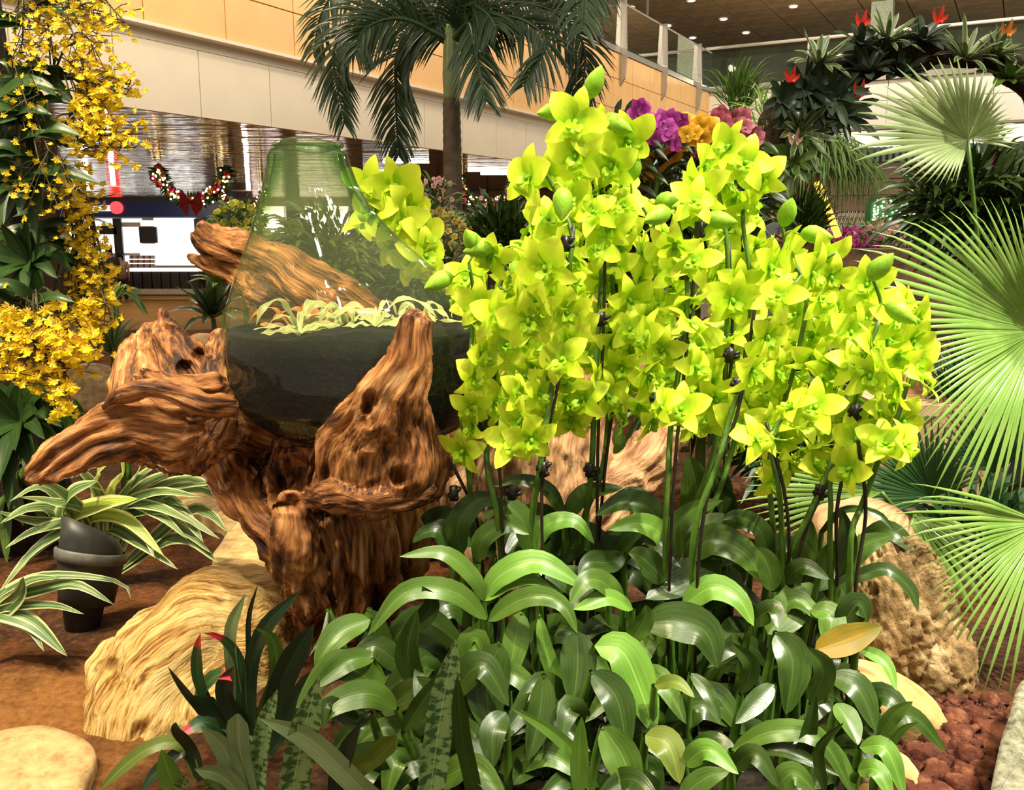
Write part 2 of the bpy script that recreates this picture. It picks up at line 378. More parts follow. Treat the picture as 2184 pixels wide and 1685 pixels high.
for (px, py) in ((1345, 16), (1474, 1), (1424, 55), (1543, 41), (1477, 81), (1591, 70), (1692, 14), (1285, 40)):
    p = on(px, py, ZC-0.005); V = []; n = 14
    for r, z in ((0.13, 0), (0.13, -0.02), (0.10, -0.02), (0.10, -0.01)):
        V += [p+Vector((r*math.cos(2*math.pi*k/n), r*math.sin(2*math.pi*k/n), z)) for k in range(n)]
    d = thing('downlight', 'small round recessed downlight glowing in the brown panelled ceiling', 'downlight', p, 'ceiling downlights')
    mobj('rim', V[:3*n], [(a*n+k, a*n+(k+1) % n, (a+1)*n+(k+1) % n, (a+1)*n+k) for a in range(2) for k in range(n)], M_white, d)
    mobj('lens', V[3*n:], [tuple(range(n))], M_lamp, d)
# gallery pillar, hanging display, round blue sign
pc = on(1572, 178, zf); pcx = Cn-NF*(bofs*0.55)+Vd*2.6
struct(box('wall_pillar', Vector((pcx.x, pcx.y, zf)), Vd*0.55, -NF*0.4, Vector((0, 0, 2.99)), plain('pale_green_pillar', (0.42, 0.46, 0.34), 0.5)))
hb = onwall(1380, 100, -2.2)
hs = thing('hanging_display', 'dark hanging display box seen through the glass balustrade', 'display', hb-Vector((0, 0, 0.35)))
box('case', hb-U*0.5-Vector((0, 0, 0.35)), U*1.0, -NW*0.25, Vector((0, 0, 0.75)), plain('black_case', (0.03, 0.035, 0.03), 0.3), hs)
box('header', hb-U*0.5+NW*0.01+Vector((0, 0, 0.4)), U*1.0, -NW*0.27, Vector((0, 0, 0.18)), plain('yellow_header', (0.5, 0.36, 0.03), 0.4), hs)
box('hanger', hb-Vector((0, 0, -0.58)), U*0.05, -NW*0.05, Vector((0, 0, max(0.1, ZC-hb.z-0.58))), M_steel, hs)
rb = onwall(1428, 116, -1.6); n = 20
vv = [rb+U*(0.16*math.cos(2*math.pi*k/n))+Vector((0, 0, 0.30*math.sin(2*math.pi*k/n))) for k in range(n)]; v3 = [p-NW*0.06 for p in vv]
sg = mobj('round_sign', vv+v3, [tuple(range(n)), tuple(range(2*n-1, n-1, -1))]+[(k, k+n, (k+1) % n+n, (k+1) % n) for k in range(n)], emitter('blue_white_glow', (0.55, 0.8, 1.0), 2.2), smooth=False)
tag(sg, 'glowing pale blue oval sign behind the glass balustrade', 'sign')
for px, py in ((1207, 22), (1207, 62), (1222, 40)):
    p = onwall(px, py, -1.8)
    tag(box('neon_sign', p, U*0.22, -NW*0.05, Vector((0, 0, 0.22)), emitter('neon_blue', (0.05, 0.35, 1.0), 3.0)), 'small bright blue lit sign behind the balustrade glass', 'sign', 'blue lit signs')
# mirror soffit
def soffmat():
    m, nt, out = newmat('mirror_soffit'); L = nt.links.new
    tc = N(nt, 'ShaderNodeTexCoord'); mp = N(nt, 'ShaderNodeMapping'); mp.inputs['Scale'].default_value = (0.5, 2.4, 1); L(tc.outputs['Object'], mp.inputs[0])
    n = N(nt, 'ShaderNodeTexNoise'); n.inputs['Scale'].default_value = 1.6; n.inputs['Detail'].default_value = 3; L(mp.outputs[0], n.inputs[0])
    return finish(m, nt, out, (0.62, 0.5, 0.38), 0.09, 0.6, 0, n.outputs[0], 0.35, 0.16, 0.9)
A = W0-U*6; B = Cn
sv = [A, B, Vector((12, 32, ZS)), Vector((-30, 32, ZS))]
for p in sv: p.z = ZS
struct(mobj('ceiling_soffit', sv+[p+Vector((0, 0, 0.02)) for p in sv], [(0, 1, 2, 3), (7, 6, 5, 4), (0, 4, 5, 1), (1, 5, 6, 2), (2, 6, 7, 3), (3, 7, 4, 0)], soffmat(), smooth=False))
for px, py in ((865, 347), (815, 372), (1040, 365), (1065, 372)):
    p = on(px, py, ZS-0.01)
    tag(box('light_slot', p-Vector((0.35, 0, 0)), Vector((0.7, 0, 0)), Vector((0, 0.12, 0)), Vector((0, 0, 0.01)), M_lamp), 'narrow lit slot in the mirrored soffit', 'ceiling light', 'soffit light slots')
# concourse floor and garden bed
M_floor = plain('ochre_concourse_floor', (0.50, 0.27, 0.06), 0.7, 0.15, 1.5, spec=0.15)
struct(mobj('floor', [(-40, 5, ZF), (40, 5, ZF), (40, 60, ZF), (-40, 60, ZF), (-40, 5, ZF-0.1), (40, 5, ZF-0.1), (40, 60, ZF-0.1), (-40, 60, ZF-0.1)], [(0, 1, 2, 3), (7, 6, 5, 4), (0, 4, 5, 1), (1, 5, 6, 2), (2, 6, 7, 3), (3, 7, 4, 0)], M_floor, smooth=False))
def soilmat():
    m, nt, out = newmat('red_brown_soil'); a = noise(nt, 60, detail=8, rough=0.7); b = noise(nt, 3.0, detail=4)
    c1 = ramp(nt, a, [(0.3, (0.016, 0.007, 0.004)), (0.52, (0.07, 0.028, 0.011)), (0.75, (0.2, 0.10, 0.04))])
    c2 = ramp(nt, a, [(0.3, (0.05, 0.016, 0.005)), (0.7, (0.26, 0.09, 0.025))])
    f = ramp(nt, b, [(0.45, (0, 0, 0)), (0.6, (1, 1, 1))]); q = N(nt, 'ShaderNodeMix', data_type='RGBA')
    nt.links.new(f, q.inputs[0]); nt.links.new(c1, q.inputs[6]); nt.links.new(c2, q.inputs[7])
    # lit ground painted into the soil as a ragged orange patch by the slab
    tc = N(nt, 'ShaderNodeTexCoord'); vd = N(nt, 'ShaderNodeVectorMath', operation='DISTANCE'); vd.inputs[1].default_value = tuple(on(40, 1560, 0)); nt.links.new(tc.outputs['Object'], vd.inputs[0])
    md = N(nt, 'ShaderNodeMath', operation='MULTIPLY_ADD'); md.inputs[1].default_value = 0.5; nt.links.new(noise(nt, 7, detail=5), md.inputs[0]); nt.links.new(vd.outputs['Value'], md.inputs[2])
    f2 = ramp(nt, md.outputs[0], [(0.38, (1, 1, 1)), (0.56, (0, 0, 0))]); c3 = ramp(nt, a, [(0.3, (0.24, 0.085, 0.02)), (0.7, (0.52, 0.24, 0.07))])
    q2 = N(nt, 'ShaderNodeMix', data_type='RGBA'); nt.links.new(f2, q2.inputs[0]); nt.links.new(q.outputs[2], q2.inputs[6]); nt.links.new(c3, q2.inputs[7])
    # shade under the orchid clump, painted darker into the soil colour
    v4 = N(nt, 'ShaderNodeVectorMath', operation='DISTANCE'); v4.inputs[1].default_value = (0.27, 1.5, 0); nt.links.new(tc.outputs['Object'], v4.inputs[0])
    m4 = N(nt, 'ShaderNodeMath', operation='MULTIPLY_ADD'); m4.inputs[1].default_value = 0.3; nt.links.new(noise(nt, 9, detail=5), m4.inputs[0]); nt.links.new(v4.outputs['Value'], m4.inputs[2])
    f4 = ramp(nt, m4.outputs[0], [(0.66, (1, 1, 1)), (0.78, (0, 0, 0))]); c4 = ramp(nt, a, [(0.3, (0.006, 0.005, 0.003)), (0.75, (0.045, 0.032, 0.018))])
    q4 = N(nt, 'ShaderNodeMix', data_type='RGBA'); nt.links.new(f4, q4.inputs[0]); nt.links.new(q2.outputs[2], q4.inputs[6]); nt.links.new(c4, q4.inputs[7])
    return finish(m, nt, out, q4.outputs[2], 0.85, 0.2, 0, a, 0.8, 0.02)
gx = np.linspace(-6.5, 9, 260); gy = np.linspace(0.25, 8.2, 220); X, Y_ = np.meshgrid(gx, gy)
P3 = np.stack([X.ravel(), Y_.ravel(), np.zeros(X.size)], 1)
P3[:, 2] = (fbm(P3*3.0, 4)-0.5)*0.05+(fbm(P3*14.0, 2)-0.5)*0.014
ny, nx = X.shape; vid = np.arange(X.size).reshape(ny, nx)
fc = np.stack([vid[:-1, :-1], vid[:-1, 1:], vid[1:, 1:], vid[1:, :-1]], -1).reshape(-1, 4).tolist()
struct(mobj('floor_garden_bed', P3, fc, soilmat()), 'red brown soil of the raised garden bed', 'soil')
struct(mobj('trim_6', boxv((-6.5, 0.25, ZF), (15.5, 0, 0), (0, 7.95, 0), (0, 0, -ZF-0.4)), BOXF, M_joint, smooth=False))
struct(mobj('floor_terrace', boxv((2.6, 8.2, ZF), (12, 0, 0), (0, 16, 0), (0, 0, 1.0)), BOXF, plain('grey_terrace', (0.2, 0.17, 0.13), 0.6), smooth=False))
# sandy slabs of the path
def sandmat():
    m, nt, out = newmat('pale_sandstone'); a = noise(nt, 26, detail=8, rough=0.7); b = noise(nt, 4, detail=3)
    c = ramp(nt, a, [(0.3, (0.34, 0.19, 0.07)), (0.5, (0.62, 0.42, 0.19)), (0.75, (0.78, 0.60, 0.33))])
    return finish(m, nt, out, c, 0.8, 0.2, 0, a, 0.5, 0.012)
M_sand = sandmat()
def slab_from_px(name, poly, z, h, mat, label, cat):
    top = [on(px, py, z) for px, py in poly]; c = sum(top, Vector())/len(top); n = len(top)
    P = []; S = 40
    for k in range(S):
        t = k/S*n; i = int(t); f = t-i; p0, p1, p2, p3 = [top[(i+d) % n] for d in (-1, 0, 1, 2)]
        P.append(0.5*((2*p1)+(p2-p0)*f+(2*p0-5*p1+4*p2-p3)*f*f+(3*p1-p0-3*p2+p3)*f**3))
    V = []; rings = [(1.0, -h), (1.0, -0.012), (0.97, 0.0), (0.8, 0.004), (0.6, 0.006), (0.4, 0.004), (0.2, 0.006)]
    for s, dz in rings: V += [c+(p-c)*s+Vector((0, 0, dz+RND.uniform(-.004, .004)*(s < 0.9))) for p in P]
    V.append(c.copy()); Fc = [(a*S+k, a*S+(k+1) % S, (a+1)*S+(k+1) % S, (a+1)*S+k) for a in range(len(rings)-1) for k in range(S)]
    a = (len(rings)-1)*S; Fc += [(a+k, a+(k+1) % S, len(V)-1) for k in range(S)]
    return tag(mobj(name, V, Fc, mat), label, cat)
slab_from_px('stepping_stone', [(-60, 1590), (60, 1545), (150, 1560), (205, 1600), (180, 1680), (150, 1800), (-100, 1800)], 0.03, 0.06, M_sand, 'flat pale sandy slab in front of the swirled boulder', 'stone')
slab_from_px('stepping_stone', [(330, 1060), (400, 1010), (520, 985), (700, 990), (680, 1130), (640, 1260), (540, 1215), (450, 1195), (480, 1120)], 0.03, 0.06, M_sand, 'pale path slab glowing behind the driftwood trunk', 'stone')
# ================================================================== DRIFTWOOD, STONES, GLASS
def grain_mat(name, stops, fine=70, bump=0.5, rough=0.6):
    m, nt, out = newmat(name); L = nt.links.new
    at_ = N(nt, 'ShaderNodeAttribute'); at_.attribute_name = 'grain'
    n1 = N(nt, 'ShaderNodeTexNoise'); n1.inputs['Scale'].default_value = 1.0; n1.inputs['Detail'].default_value = 7; n1.inputs['Roughness'].default_value = 0.62; n1.inputs['Distortion'].default_value = 0.3
    L(at_.outputs['Vector'], n1.inputs[0])
    mp = N(nt, 'ShaderNodeMapping'); mp.inputs['Scale'].default_value = (4, 4, 3); L(at_.outputs['Vector'], mp.inputs[0])
    n2 = N(nt, 'ShaderNodeTexNoise'); n2.inputs['Scale'].default_value = 1.0; n2.inputs['Detail'].default_value = 4; L(mp.outputs[0], n2.inputs[0])
    n3 = noise(nt, 5.0, 'Object', 3)
    a = N(nt, 'ShaderNodeMath', operation='MULTIPLY_ADD'); a.inputs[1].default_value = 0.45; L(n1.outputs[0], a.inputs[0])
    b = N(nt, 'ShaderNodeMath', operation='MULTIPLY_ADD'); b.inputs[1].default_value = 0.3; L(n2.outputs[0], b.inputs[0])
    c = N(nt, 'ShaderNodeMath', operation='MULTIPLY'); c.inputs[1].default_value = 0.25; L(n3, c.inputs[0])
    L(c.outputs[0], b.inputs[2]); L(b.outputs[0], a.inputs[2])
    col = ramp(nt, a.outputs[0], stops)
    bb = N(nt, 'ShaderNodeMath', operation='ADD'); L(n1.outputs[0], bb.inputs[0]); L(n2.outputs[0], bb.inputs[1])
    return finish(m, nt, out, col, rough, 0.3, 0, bb.outputs[0], bump, 0.012)
M_wood = grain_mat('driftwood', [(0.40, (0.016, 0.006, 0.003)), (0.455, (0.085, 0.03, 0.010)), (0.505, (0.27, 0.10, 0.028)), (0.555, (0.44, 0.19, 0.06)), (0.63, (0.62, 0.36, 0.16))])
M_woodpale = grain_mat('pale_driftwood', [(0.33, (0.06, 0.025, 0.012)), (0.45, (0.24, 0.11, 0.05)), (0.58, (0.5, 0.28, 0.13)), (0.7, (0.62, 0.42, 0.22))])
M_swirl = grain_mat('swirled_boulder', [(0.40, (0.16, 0.06, 0.012)), (0.455, (0.40, 0.21, 0.05)), (0.51, (0.62, 0.41, 0.14)), (0.62, (0.76, 0.58, 0.27))], rough=0.75)
def smoothmesh(V, E, it, lam=0.5):
    n = len(V); deg = np.bincount(E.ravel(), minlength=n).astype(float)[:, None]
    for _ in range(it):
        A = np.zeros_like(V)
        for k in range(3):
            A[:, k] = np.bincount(E[:, 0], V[E[:, 1], k], n)+np.bincount(E[:, 1], V[E[:, 0], k], n)
        V = V+(A/np.maximum(deg, 1)-V)*lam
    return V
def normals(V, Fq):
    T = np.concatenate([Fq[:, [0, 1, 2]], Fq[:, [0, 2, 3]]]); n = np.cross(V[T[:, 1]]-V[T[:, 0]], V[T[:, 2]]-V[T[:, 0]]); o = np.zeros_like(V)
    for j in range(3):
        for k in range(3): o[:, k] += np.bincount(T[:, j], n[:, k], len(V))
    return o/np.maximum(1e-12, np.linalg.norm(o, axis=1))[:, None]
def limb(pts, depth=0.8):
    """pts (px,py,Y,rpx) -> centre line points and radii in metres"""
    return [at(p[0], p[1], p[2]) for p in pts], [p[3]*p[2]/F for p in pts], depth
def carve(name, limbs, mat, label, cat, gm=None, voxel=0.0055, groove=0.012, freq=38.0, lump=0.02, dents=(), smooth=5, ratio=0.13, sharp=1.0):
    mb = MB(); CL = []
    for C, R, dp in limbs:
        n = max(6, int(sum((b-a).length for a, b in zip(C, C[1:]))/0.02)); P = catmull(C, n)
        L = [0.0]
        for a, b in zip(C, C[1:]): L.append(L[-1]+(b-a).length)
        rr = list(np.interp(np.linspace(0, L[-1], n+1), L, R)); V = []; ns = 18
        # round the ends
        d0 = (P[0]-P[1]).normalized(); d1 = (P[-1]-P[-2]).normalized()
        P = [P[0]+d0*rr[0]*0.5]+P+[P[-1]+d1*rr[-1]*0.5]; rr = [rr[0]*0.4]+rr+[rr[-1]*0.4]
        for i, p in enumerate(P):
            t = (P[min(i+1, len(P)-1)]-P[max(i-1, 0)]).normalized(); vd = Vector((0, 1, 0)); b = vd-t*vd.dot(t)
            if b.length < 0.2: vd = Vector((0, 0, 1)); b = vd-t*vd.dot(t)
            b.normalize(); a = t.cross(b)
            V += [p+a*(rr[i]*math.cos(2*math.pi*k/ns))+b*(rr[i]*dp*math.sin(2*math.pi*k/ns)) for k in range(ns)]
        m = len(P); Fc = [(i*ns+k, i*ns+(k+1) % ns, (i+1)*ns+(k+1) % ns, (i+1)*ns+k) for i in range(m-1) for k in range(ns)]
        Fc += [tuple(range(ns-1, -1, -1)), tuple((m-1)*ns+k for k in range(ns))]
        mb.add(V, Fc); CL.append((np.array([tuple(q) for q in P]), np.array(rr)))
    tmp = mobj('tmp', mb.v, mb.f, None); md = tmp.modifiers.new('r', 'REMESH'); md.mode = 'VOXEL'; md.voxel_size = voxel
    dg = bpy.context.evaluated_depsgraph_get(); dg.update(); me = bpy.data.meshes.new_from_object(tmp.evaluated_get(dg)); bpy.data.objects.remove(tmp)
    V = np.empty(len(me.vertices)*3); me.vertices.foreach_get('co', V); V = V.reshape(-1, 3)
    E = np.empty(len(me.edges)*2, dtype=np.int64); me.edges.foreach_get('vertices', E); E = E.reshape(-1, 2)
    Fq = np.array([tuple(p.vertices) if len(p.vertices) == 4 else tuple(p.vertices)+(p.vertices[-1],) for p in me.polygons], dtype=np.int64)
    V = smoothmesh(V, E, smooth)
    nv = len(V); W = np.zeros(nv); D = np.zeros(nv); G = np.zeros((nv, 3)); best = np.full(nv, 1e9)
    warp = np.stack([fbm(V*6+k*31.1, 3)-0.5 for k in range(3)], 1)*0.16
    for li, (P, rr) in enumerate(CL):
        m5 = (len(P)-1)*4+1; pa, pb_ = np.linspace(0, 1, len(P)), np.linspace(0, 1, m5); rr = np.interp(pb_, pa, rr); P = np.stack([np.interp(pb_, pa, P[:, j]) for j in range(3)], 1)
        for _ in range(6): P[1:-1] = (P[:-2]+P[2:]+2*P[1:-1])/4
        t = np.gradient(P, axis=0); t /= np.linalg.norm(t, axis=1)[:, None]
        for _ in range(8): t[1:-1] = (t[:-2]+t[2:]+2*t[1:-1])/4
        t /= np.linalg.norm(t, axis=1)[:, None]
        s = np.concatenate([[0], np.cumsum(np.linalg.norm(np.diff(P, axis=0), axis=1))])
        k = np.empty(nv, dtype=np.int64); dm = np.empty(nv); P2 = (P**2).sum(1)
        for c0 in range(0, nv, 20000):
            d2 = (V[c0:c0+20000]**2).sum(1)[:, None]+P2[None]-2*V[c0:c0+20000] @ P.T; kk = d2.argmin(1); k[c0:c0+20000] = kk; dm[c0:c0+20000] = d2[np.arange(len(kk)), kk]
        off = V-P[k]; al = (off*t[k]).sum(1); d = np.sqrt(np.maximum(dm, 0))/rr[k]
        vd = np.array([0, 1.0, 0]); b = vd-t*(t @ vd)[:, None]; b /= np.maximum(1e-6, np.linalg.norm(b, axis=1))[:, None]; a = np.cross(t, b)
        loc = np.stack([(off*a[k]).sum(1), (off*b[k]).sum(1), (s[k]+al)*ratio], 1)
        q = (loc+warp*np.array([0.35, 0.35, 0.1]))*freq+li*7.3
        g = fbm(q, 3, 0.55); g = 1-np.abs(2*g-1)**sharp*1.6
        w_ = np.exp(-4*d); W += w_; D += w_*((g-0.55)*(gm[li] if gm else 1.0)+0.55)
        m_ = d < best; best[m_] = d[m_]; G[m_] = q[m_]
    D /= W; nn = normals(V, Fq)
    V = V+nn*((D-0.55)*groove*2+(fbm(V*11, 3)-0.5)*lump*2)[:, None]
    for (px, py, rpx, dep) in dents:
        # hollows: pushed in along the line of sight where the surface faces the viewer's side
        c0 = at(px, py, 1.7); dr = np.array(ray(px, py)); dr /= np.linalg.norm(dr); rel = V-np.array([0, 0, CAMZ]); dist = rel @ dr
        rad = np.linalg.norm(rel-dist[:, None]*dr, axis=1)/(rpx*dist/F); front = (nn @ dr) < 0.1
        mask = front & (rad < 1.25); V[mask] += dr*dep*(np.clip(1.25-rad[mask], 0, 1)**0.6)[:, None]
    V = smoothmesh(V, E, 1, 0.3)
    me.vertices.foreach_set('co', V.ravel()); me.polygons.foreach_set('use_smooth', [True]*len(me.polygons))
    atr = me.attributes.new('grain', 'FLOAT_VECTOR', 'POINT'); atr.data.foreach_set('vector', G.astype(np.float32).ravel())
    me.materials.clear(); me.materials.append(mat); me.name = name; me.update()
    o = bpy.data.objects.new(name, me); COL.objects.link(o)
    if label: tag(o, label, cat)
    return o
stump = carve('driftwood_stump', [
    limb([(690, 950, 1.82, 170), (715, 1010, 1.82, 195), (735, 1080, 1.81, 180), (745, 1160, 1.80, 172), (742, 1240, 1.80, 136), (725, 1310, 1.80, 92), (703, 1375, 1.80, 40), (698, 1480, 1.80, 34)], 0.75),      # trunk
    limb([(462, 960, 1.76, 40), (500, 1030, 1.74, 34), (556, 1100, 1.72, 34), (610, 1190, 1.71, 40), (650, 1280, 1.74, 44), (680, 1340, 1.77, 34)], 0.9),                 # left edge of the trunk
    limb([(625, 1070, 1.62, 20), (628, 1120, 1.63, 34), (640, 1200, 1.66, 46), (668, 1290, 1.70, 44)], 0.8),
    limb([(885, 675, 1.50, 28), (880, 725, 1.50, 37), (866, 790, 1.51, 46), (838, 860, 1.53, 66), (812, 930, 1.57, 90), (795, 1000, 1.60, 100), (780, 1060, 1.63, 70)], 0.7),     # rib in front of the glass
    limb([(850, 760, 1.52, 18), (805, 830, 1.53, 34), (765, 890, 1.56, 44), (730, 950, 1.60, 56), (705, 1010, 1.63, 46), (690, 1060, 1.63, 26)], 0.8),
    limb([(850, 830, 1.53, 30), (870, 900, 1.55, 54), (868, 980, 1.56, 66), (860, 1040, 1.57, 50)], 0.75),      # knob
    limb([(902, 892, 1.60, 22), (924, 925, 1.60, 20), (928, 985, 1.60, 34), (914, 1045, 1.60, 34)], 0.8),
    limb([(655, 1062, 1.61, 18), (720, 1054, 1.575, 34), (820, 1058, 1.56, 36), (908, 1044, 1.57, 32)], 0.9),      # lower lip of the knob
    limb([(78, 1022, 1.64, 27), (130, 985, 1.65, 37), (215, 935, 1.68, 54), (300, 915, 1.71, 72), (380, 922, 1.74, 84), (450, 915, 1.77, 82), (530, 930, 1.80, 62), (600, 960, 1.82, 80)], 0.75),   # left arm
    limb([(412, 995, 1.72, 14), (425, 965, 1.73, 40), (455, 900, 1.75, 62)], 0.8),
    limb([(346, 662, 1.90, 5), (350, 690, 1.90, 15), (362, 730, 1.89, 34), (385, 790, 1.87, 54), (420, 850, 1.84, 66)], 0.5),     # hood
    limb([(290, 716, 1.92, 10), (283, 760, 1.90, 40), (276, 810, 1.86, 52), (258, 856, 1.80, 36), (236, 884, 1.76, 14)], 0.4),
    limb([(318, 706, 1.92, 22), (330, 760, 1.90, 66), (345, 820, 1.86, 84), (360, 860, 1.82, 80)], 0.4),
    limb([(400, 728, 1.90, 10), (420, 760, 1.90, 26), (450, 810, 1.88, 40), (480, 850, 1.84, 50)], 0.5),
    limb([(222, 870, 1.66, 8), (275, 838, 1.64, 14), (335, 826, 1.63, 18), (395, 846, 1.63, 22), (440, 866, 1.64, 24), (490, 862, 1.68, 24)], 1.0),     # rolled front edge of the hood
    limb([(300, 800, 1.80, 20), (340, 835, 1.74, 40), (400, 850, 1.72, 50), (460, 850, 1.74, 50)], 0.9),
    limb([(476, 715, 1.93, 13), (466, 755, 1.90, 26), (470, 810, 1.85, 46), (490, 870, 1.80, 56)], 0.6),
    limb([(440, 800, 1.94, 30), (500, 840, 1.94, 50), (600, 905, 1.97, 64), (700, 935, 1.97, 84)], 0.8),
], M_wood, 'twisted brown driftwood stump cradling the glass vessel', 'driftwood', gm=[2.0, 1.3, 1.6, .8, .8, .8, .9, .7, 1.3, 1.2, .6, .5, .5, .7, .7, .8, .9, 1], groove=0.013, freq=42, lump=0.013, smooth=3, voxel=0.005,
    dents=((560, 1020, 58, 0.09), (610, 960, 62, 0.07), (615, 1050, 30, 0.07), (852, 1016, 17, 0.05), (790, 852, 14, 0.05), (782, 872, 10, 0.05), (800, 1270, 20, 0.07), (806, 1295, 18, 0.07), (395, 787, 14, 0.04), (640, 1010, 30, 0.05), (425, 757, 11, 0.04)))
log = carve('driftwood_log', [
    limb([(425, 495, 2.45, 20), (450, 515, 2.45, 32), (500, 530, 2.43, 36), (560, 545, 2.42, 40), (640, 600, 2.4, 60), (760, 720, 2.4, 90), (860, 860, 2.4, 110), (880, 1000, 2.4, 100), (880, 1160, 2.4, 80)], 0.8),
    limb([(400, 545, 2.47, 4), (440, 560, 2.46, 14), (500, 578, 2.45, 26), (580, 640, 2.42, 50)], 0.8),
], M_wood, 'split driftwood log behind the glass, its broken end pointing at the shop', 'driftwood', voxel=0.008, freq=40, groove=0.01)
root = carve('driftwood_root', [
    limb([(1180, 640, 2.25, 90), (1190, 760, 2.22, 130), (1160, 900, 2.2, 150), (1140, 1020, 2.2, 170), (1130, 1150, 2.2, 170), (1120, 1260, 2.2, 150)], 0.7),
    limb([(1400, 690, 2.25, 30), (1330, 760, 2.24, 60), (1260, 860, 2.22, 70), (1200, 980, 2.2, 90), (1170, 1100, 2.2, 90)], 0.7),
    limb([(1480, 880, 2.25, 20), (1420, 930, 2.22, 36), (1350, 1000, 2.2, 56), (1270, 1080, 2.18, 80), (1200, 1180, 2.18, 80)], 0.7),
    limb([(1010, 1000, 2.15, 20), (990, 1080, 2.13, 60), (1010, 1180, 2.13, 80)], 0.7),
], M_woodpale, 'pale furrowed driftwood root standing behind the orchid stems', 'driftwood', voxel=0.008, groove=0.018, freq=40, lump=0.015)
# boulders
def boulder(name, px, py, Y, rx, rz, mat, label, cat, ry=None, rough=0.18, seed=0, n=70, pits=0.0, sink=0.0, grain=False, rot=0.0, tilt=0.0, freq=3.0, box_=2.4):
    c = at(px, py, Y); rx = rx*Y/F; rz = rz*Y/F; ry = ry*Y/F if ry else rx*0.8
    if n <= 0: n = 24
    th = np.linspace(0, math.pi, n); ph = np.linspace(0, 2*math.pi, 2*n, endpoint=False); T, Ph = np.meshgrid(th, ph, indexing='ij')
    D = np.stack([np.sin(T)*np.cos(Ph), np.sin(T)*np.sin(Ph), np.cos(T)], -1).reshape(-1, 3)
    k = (np.abs(D)**box_).sum(1)**(-1/box_); q = D*k[:, None]
    r = 1+rough*2*(fbm(D*1.4+seed*9.7, 4)-0.5)
    if pits: r -= pits*np.clip(fbm(D*9+seed, 3)-0.5, 0, 1)*2+pits*0.5*(fbm(D*24+seed, 2)-0.5)
    Q = q*r[:, None]*np.array([rx, ry, rz]); ca, sa = math.cos(tilt), math.sin(tilt); Q = Q @ np.array([[ca, 0, -sa], [0, 1, 0], [sa, 0, ca]])
    ca, sa = math.cos(rot), math.sin(rot); Q = Q @ np.array([[ca, sa, 0], [-sa, ca, 0], [0, 0, 1]])
    Q += np.array(c); m2 = 2*n; Fc = [(i*m2+j, (i+1)*m2+j, (i+1)*m2+(j+1) % m2, i*m2+(j+1) % m2) for i in range(n-1) for j in range(m2)]
    o = mobj(name, Q, Fc, mat)
    if grain:
        w_ = np.stack([fbm(D*1.3+k*5.1+seed, 3)-0.5 for k in range(3)], 1); g = (D*np.array([rx, ry, rz])+w_*0.22)
        rr_ = np.sqrt(g[:, 0]**2+g[:, 2]**2)
        a = o.data.attributes.new('grain', 'FLOAT_VECTOR', 'POINT'); gg = np.stack([rr_*46, g[:, 1]*9, g[:, 2]*10], 1); a.data.foreach_set('vector', gg.astype(np.float32).ravel())
    if label: tag(o, label, cat)
    return o
carve('swirled_boulder', [
    limb([(660, 1330, 1.95, 90), (590, 1318, 1.90, 108), (490, 1335, 1.80, 128), (400, 1390, 1.70, 150), (335, 1480, 1.62, 140), (300, 1580, 1.55, 120), (290, 1680, 1.5, 110)], 1.0),
    limb([(560, 1330, 1.80, 100), (470, 1400, 1.72, 130), (420, 1500, 1.64, 140), (400, 1600, 1.56, 120)], 1.0),
    limb([(250, 1400, 1.70, 42), (222, 1440, 1.66, 46), (225, 1500, 1.62, 44), (245, 1580, 1.56, 52)], 1.0),
], M_swirl, 'large yellow swirl-grained boulder under the driftwood stump', 'boulder', None, 0.007, groove=0.004, freq=52, lump=0.03, smooth=14, dents=((232, 1432, 20, 0.035), (300, 1560, 14, 0.02)))
def rockmat(name, c0, c1, c2, sc=18, b=0.8):
    m, nt, out = newmat(name); a = noise(nt, sc, detail=9, rough=0.68); bb = noise(nt, 4, detail=3)
    mx = N(nt, 'ShaderNodeMath', operation='MULTIPLY_ADD'); mx.inputs[1].default_value = 0.6; nt.links.new(a, mx.inputs[0]); h = N(nt, 'ShaderNodeMath', operation='MULTIPLY'); h.inputs[1].default_value = 0.4; nt.links.new(bb, h.inputs[0]); nt.links.new(h.outputs[0], mx.inputs[2])
    c = ramp(nt, mx.outputs[0], [(0.36, c0), (0.5, c1), (0.64, c2)]); return finish(m, nt, out, c, 0.8, 0.25, 0, a, b, 0.02)
M_lime = rockmat('pitted_limestone', (0.07, 0.035, 0.012), (0.38, 0.24, 0.10), (0.62, 0.46, 0.25))
M_smooth = rockmat('smooth_yellow_stone', (0.28, 0.15, 0.05), (0.46, 0.29, 0.11), (0.58, 0.42, 0.21), 10, 0.5)
M_pink = rockmat('pinkish_stone', (0.3, 0.15, 0.07), (0.55, 0.33, 0.17), (0.68, 0.48, 0.28), 7, 0.4)
M_granite = rockmat('grey_granite', (0.06, 0.06, 0.035), (0.26, 0.25, 0.17), (0.42, 0.40, 0.30), 60, 0.4)
M_grey = rockmat('mossy_grey_stone', (0.05, 0.035, 0.02), (0.2, 0.13, 0.07), (0.4, 0.28, 0.15), 10, 0.6)
boulder('limestone_boulder', 1905, 1310, 1.74, 128, 185, M_lime, 'tall pitted limestone boulder under the fan palm', 'boulder', ry=110, rough=0.2, seed=8, n=80, pits=0.22, tilt=-0.22)
boulder('limestone_boulder', 2000, 1420, 1.70, 80, 112, M_lime, 'lower pitted limestone lump beside the red lava rocks', 'boulder', ry=80, rough=0.2, seed=12, n=60, pits=0.2)
boulder('pink_boulder', 1830, 1150, 1.95, 120, 90, M_pink, 'smooth pinkish boulder behind the orchid leaves', 'boulder', rough=0.1, seed=5, n=50)
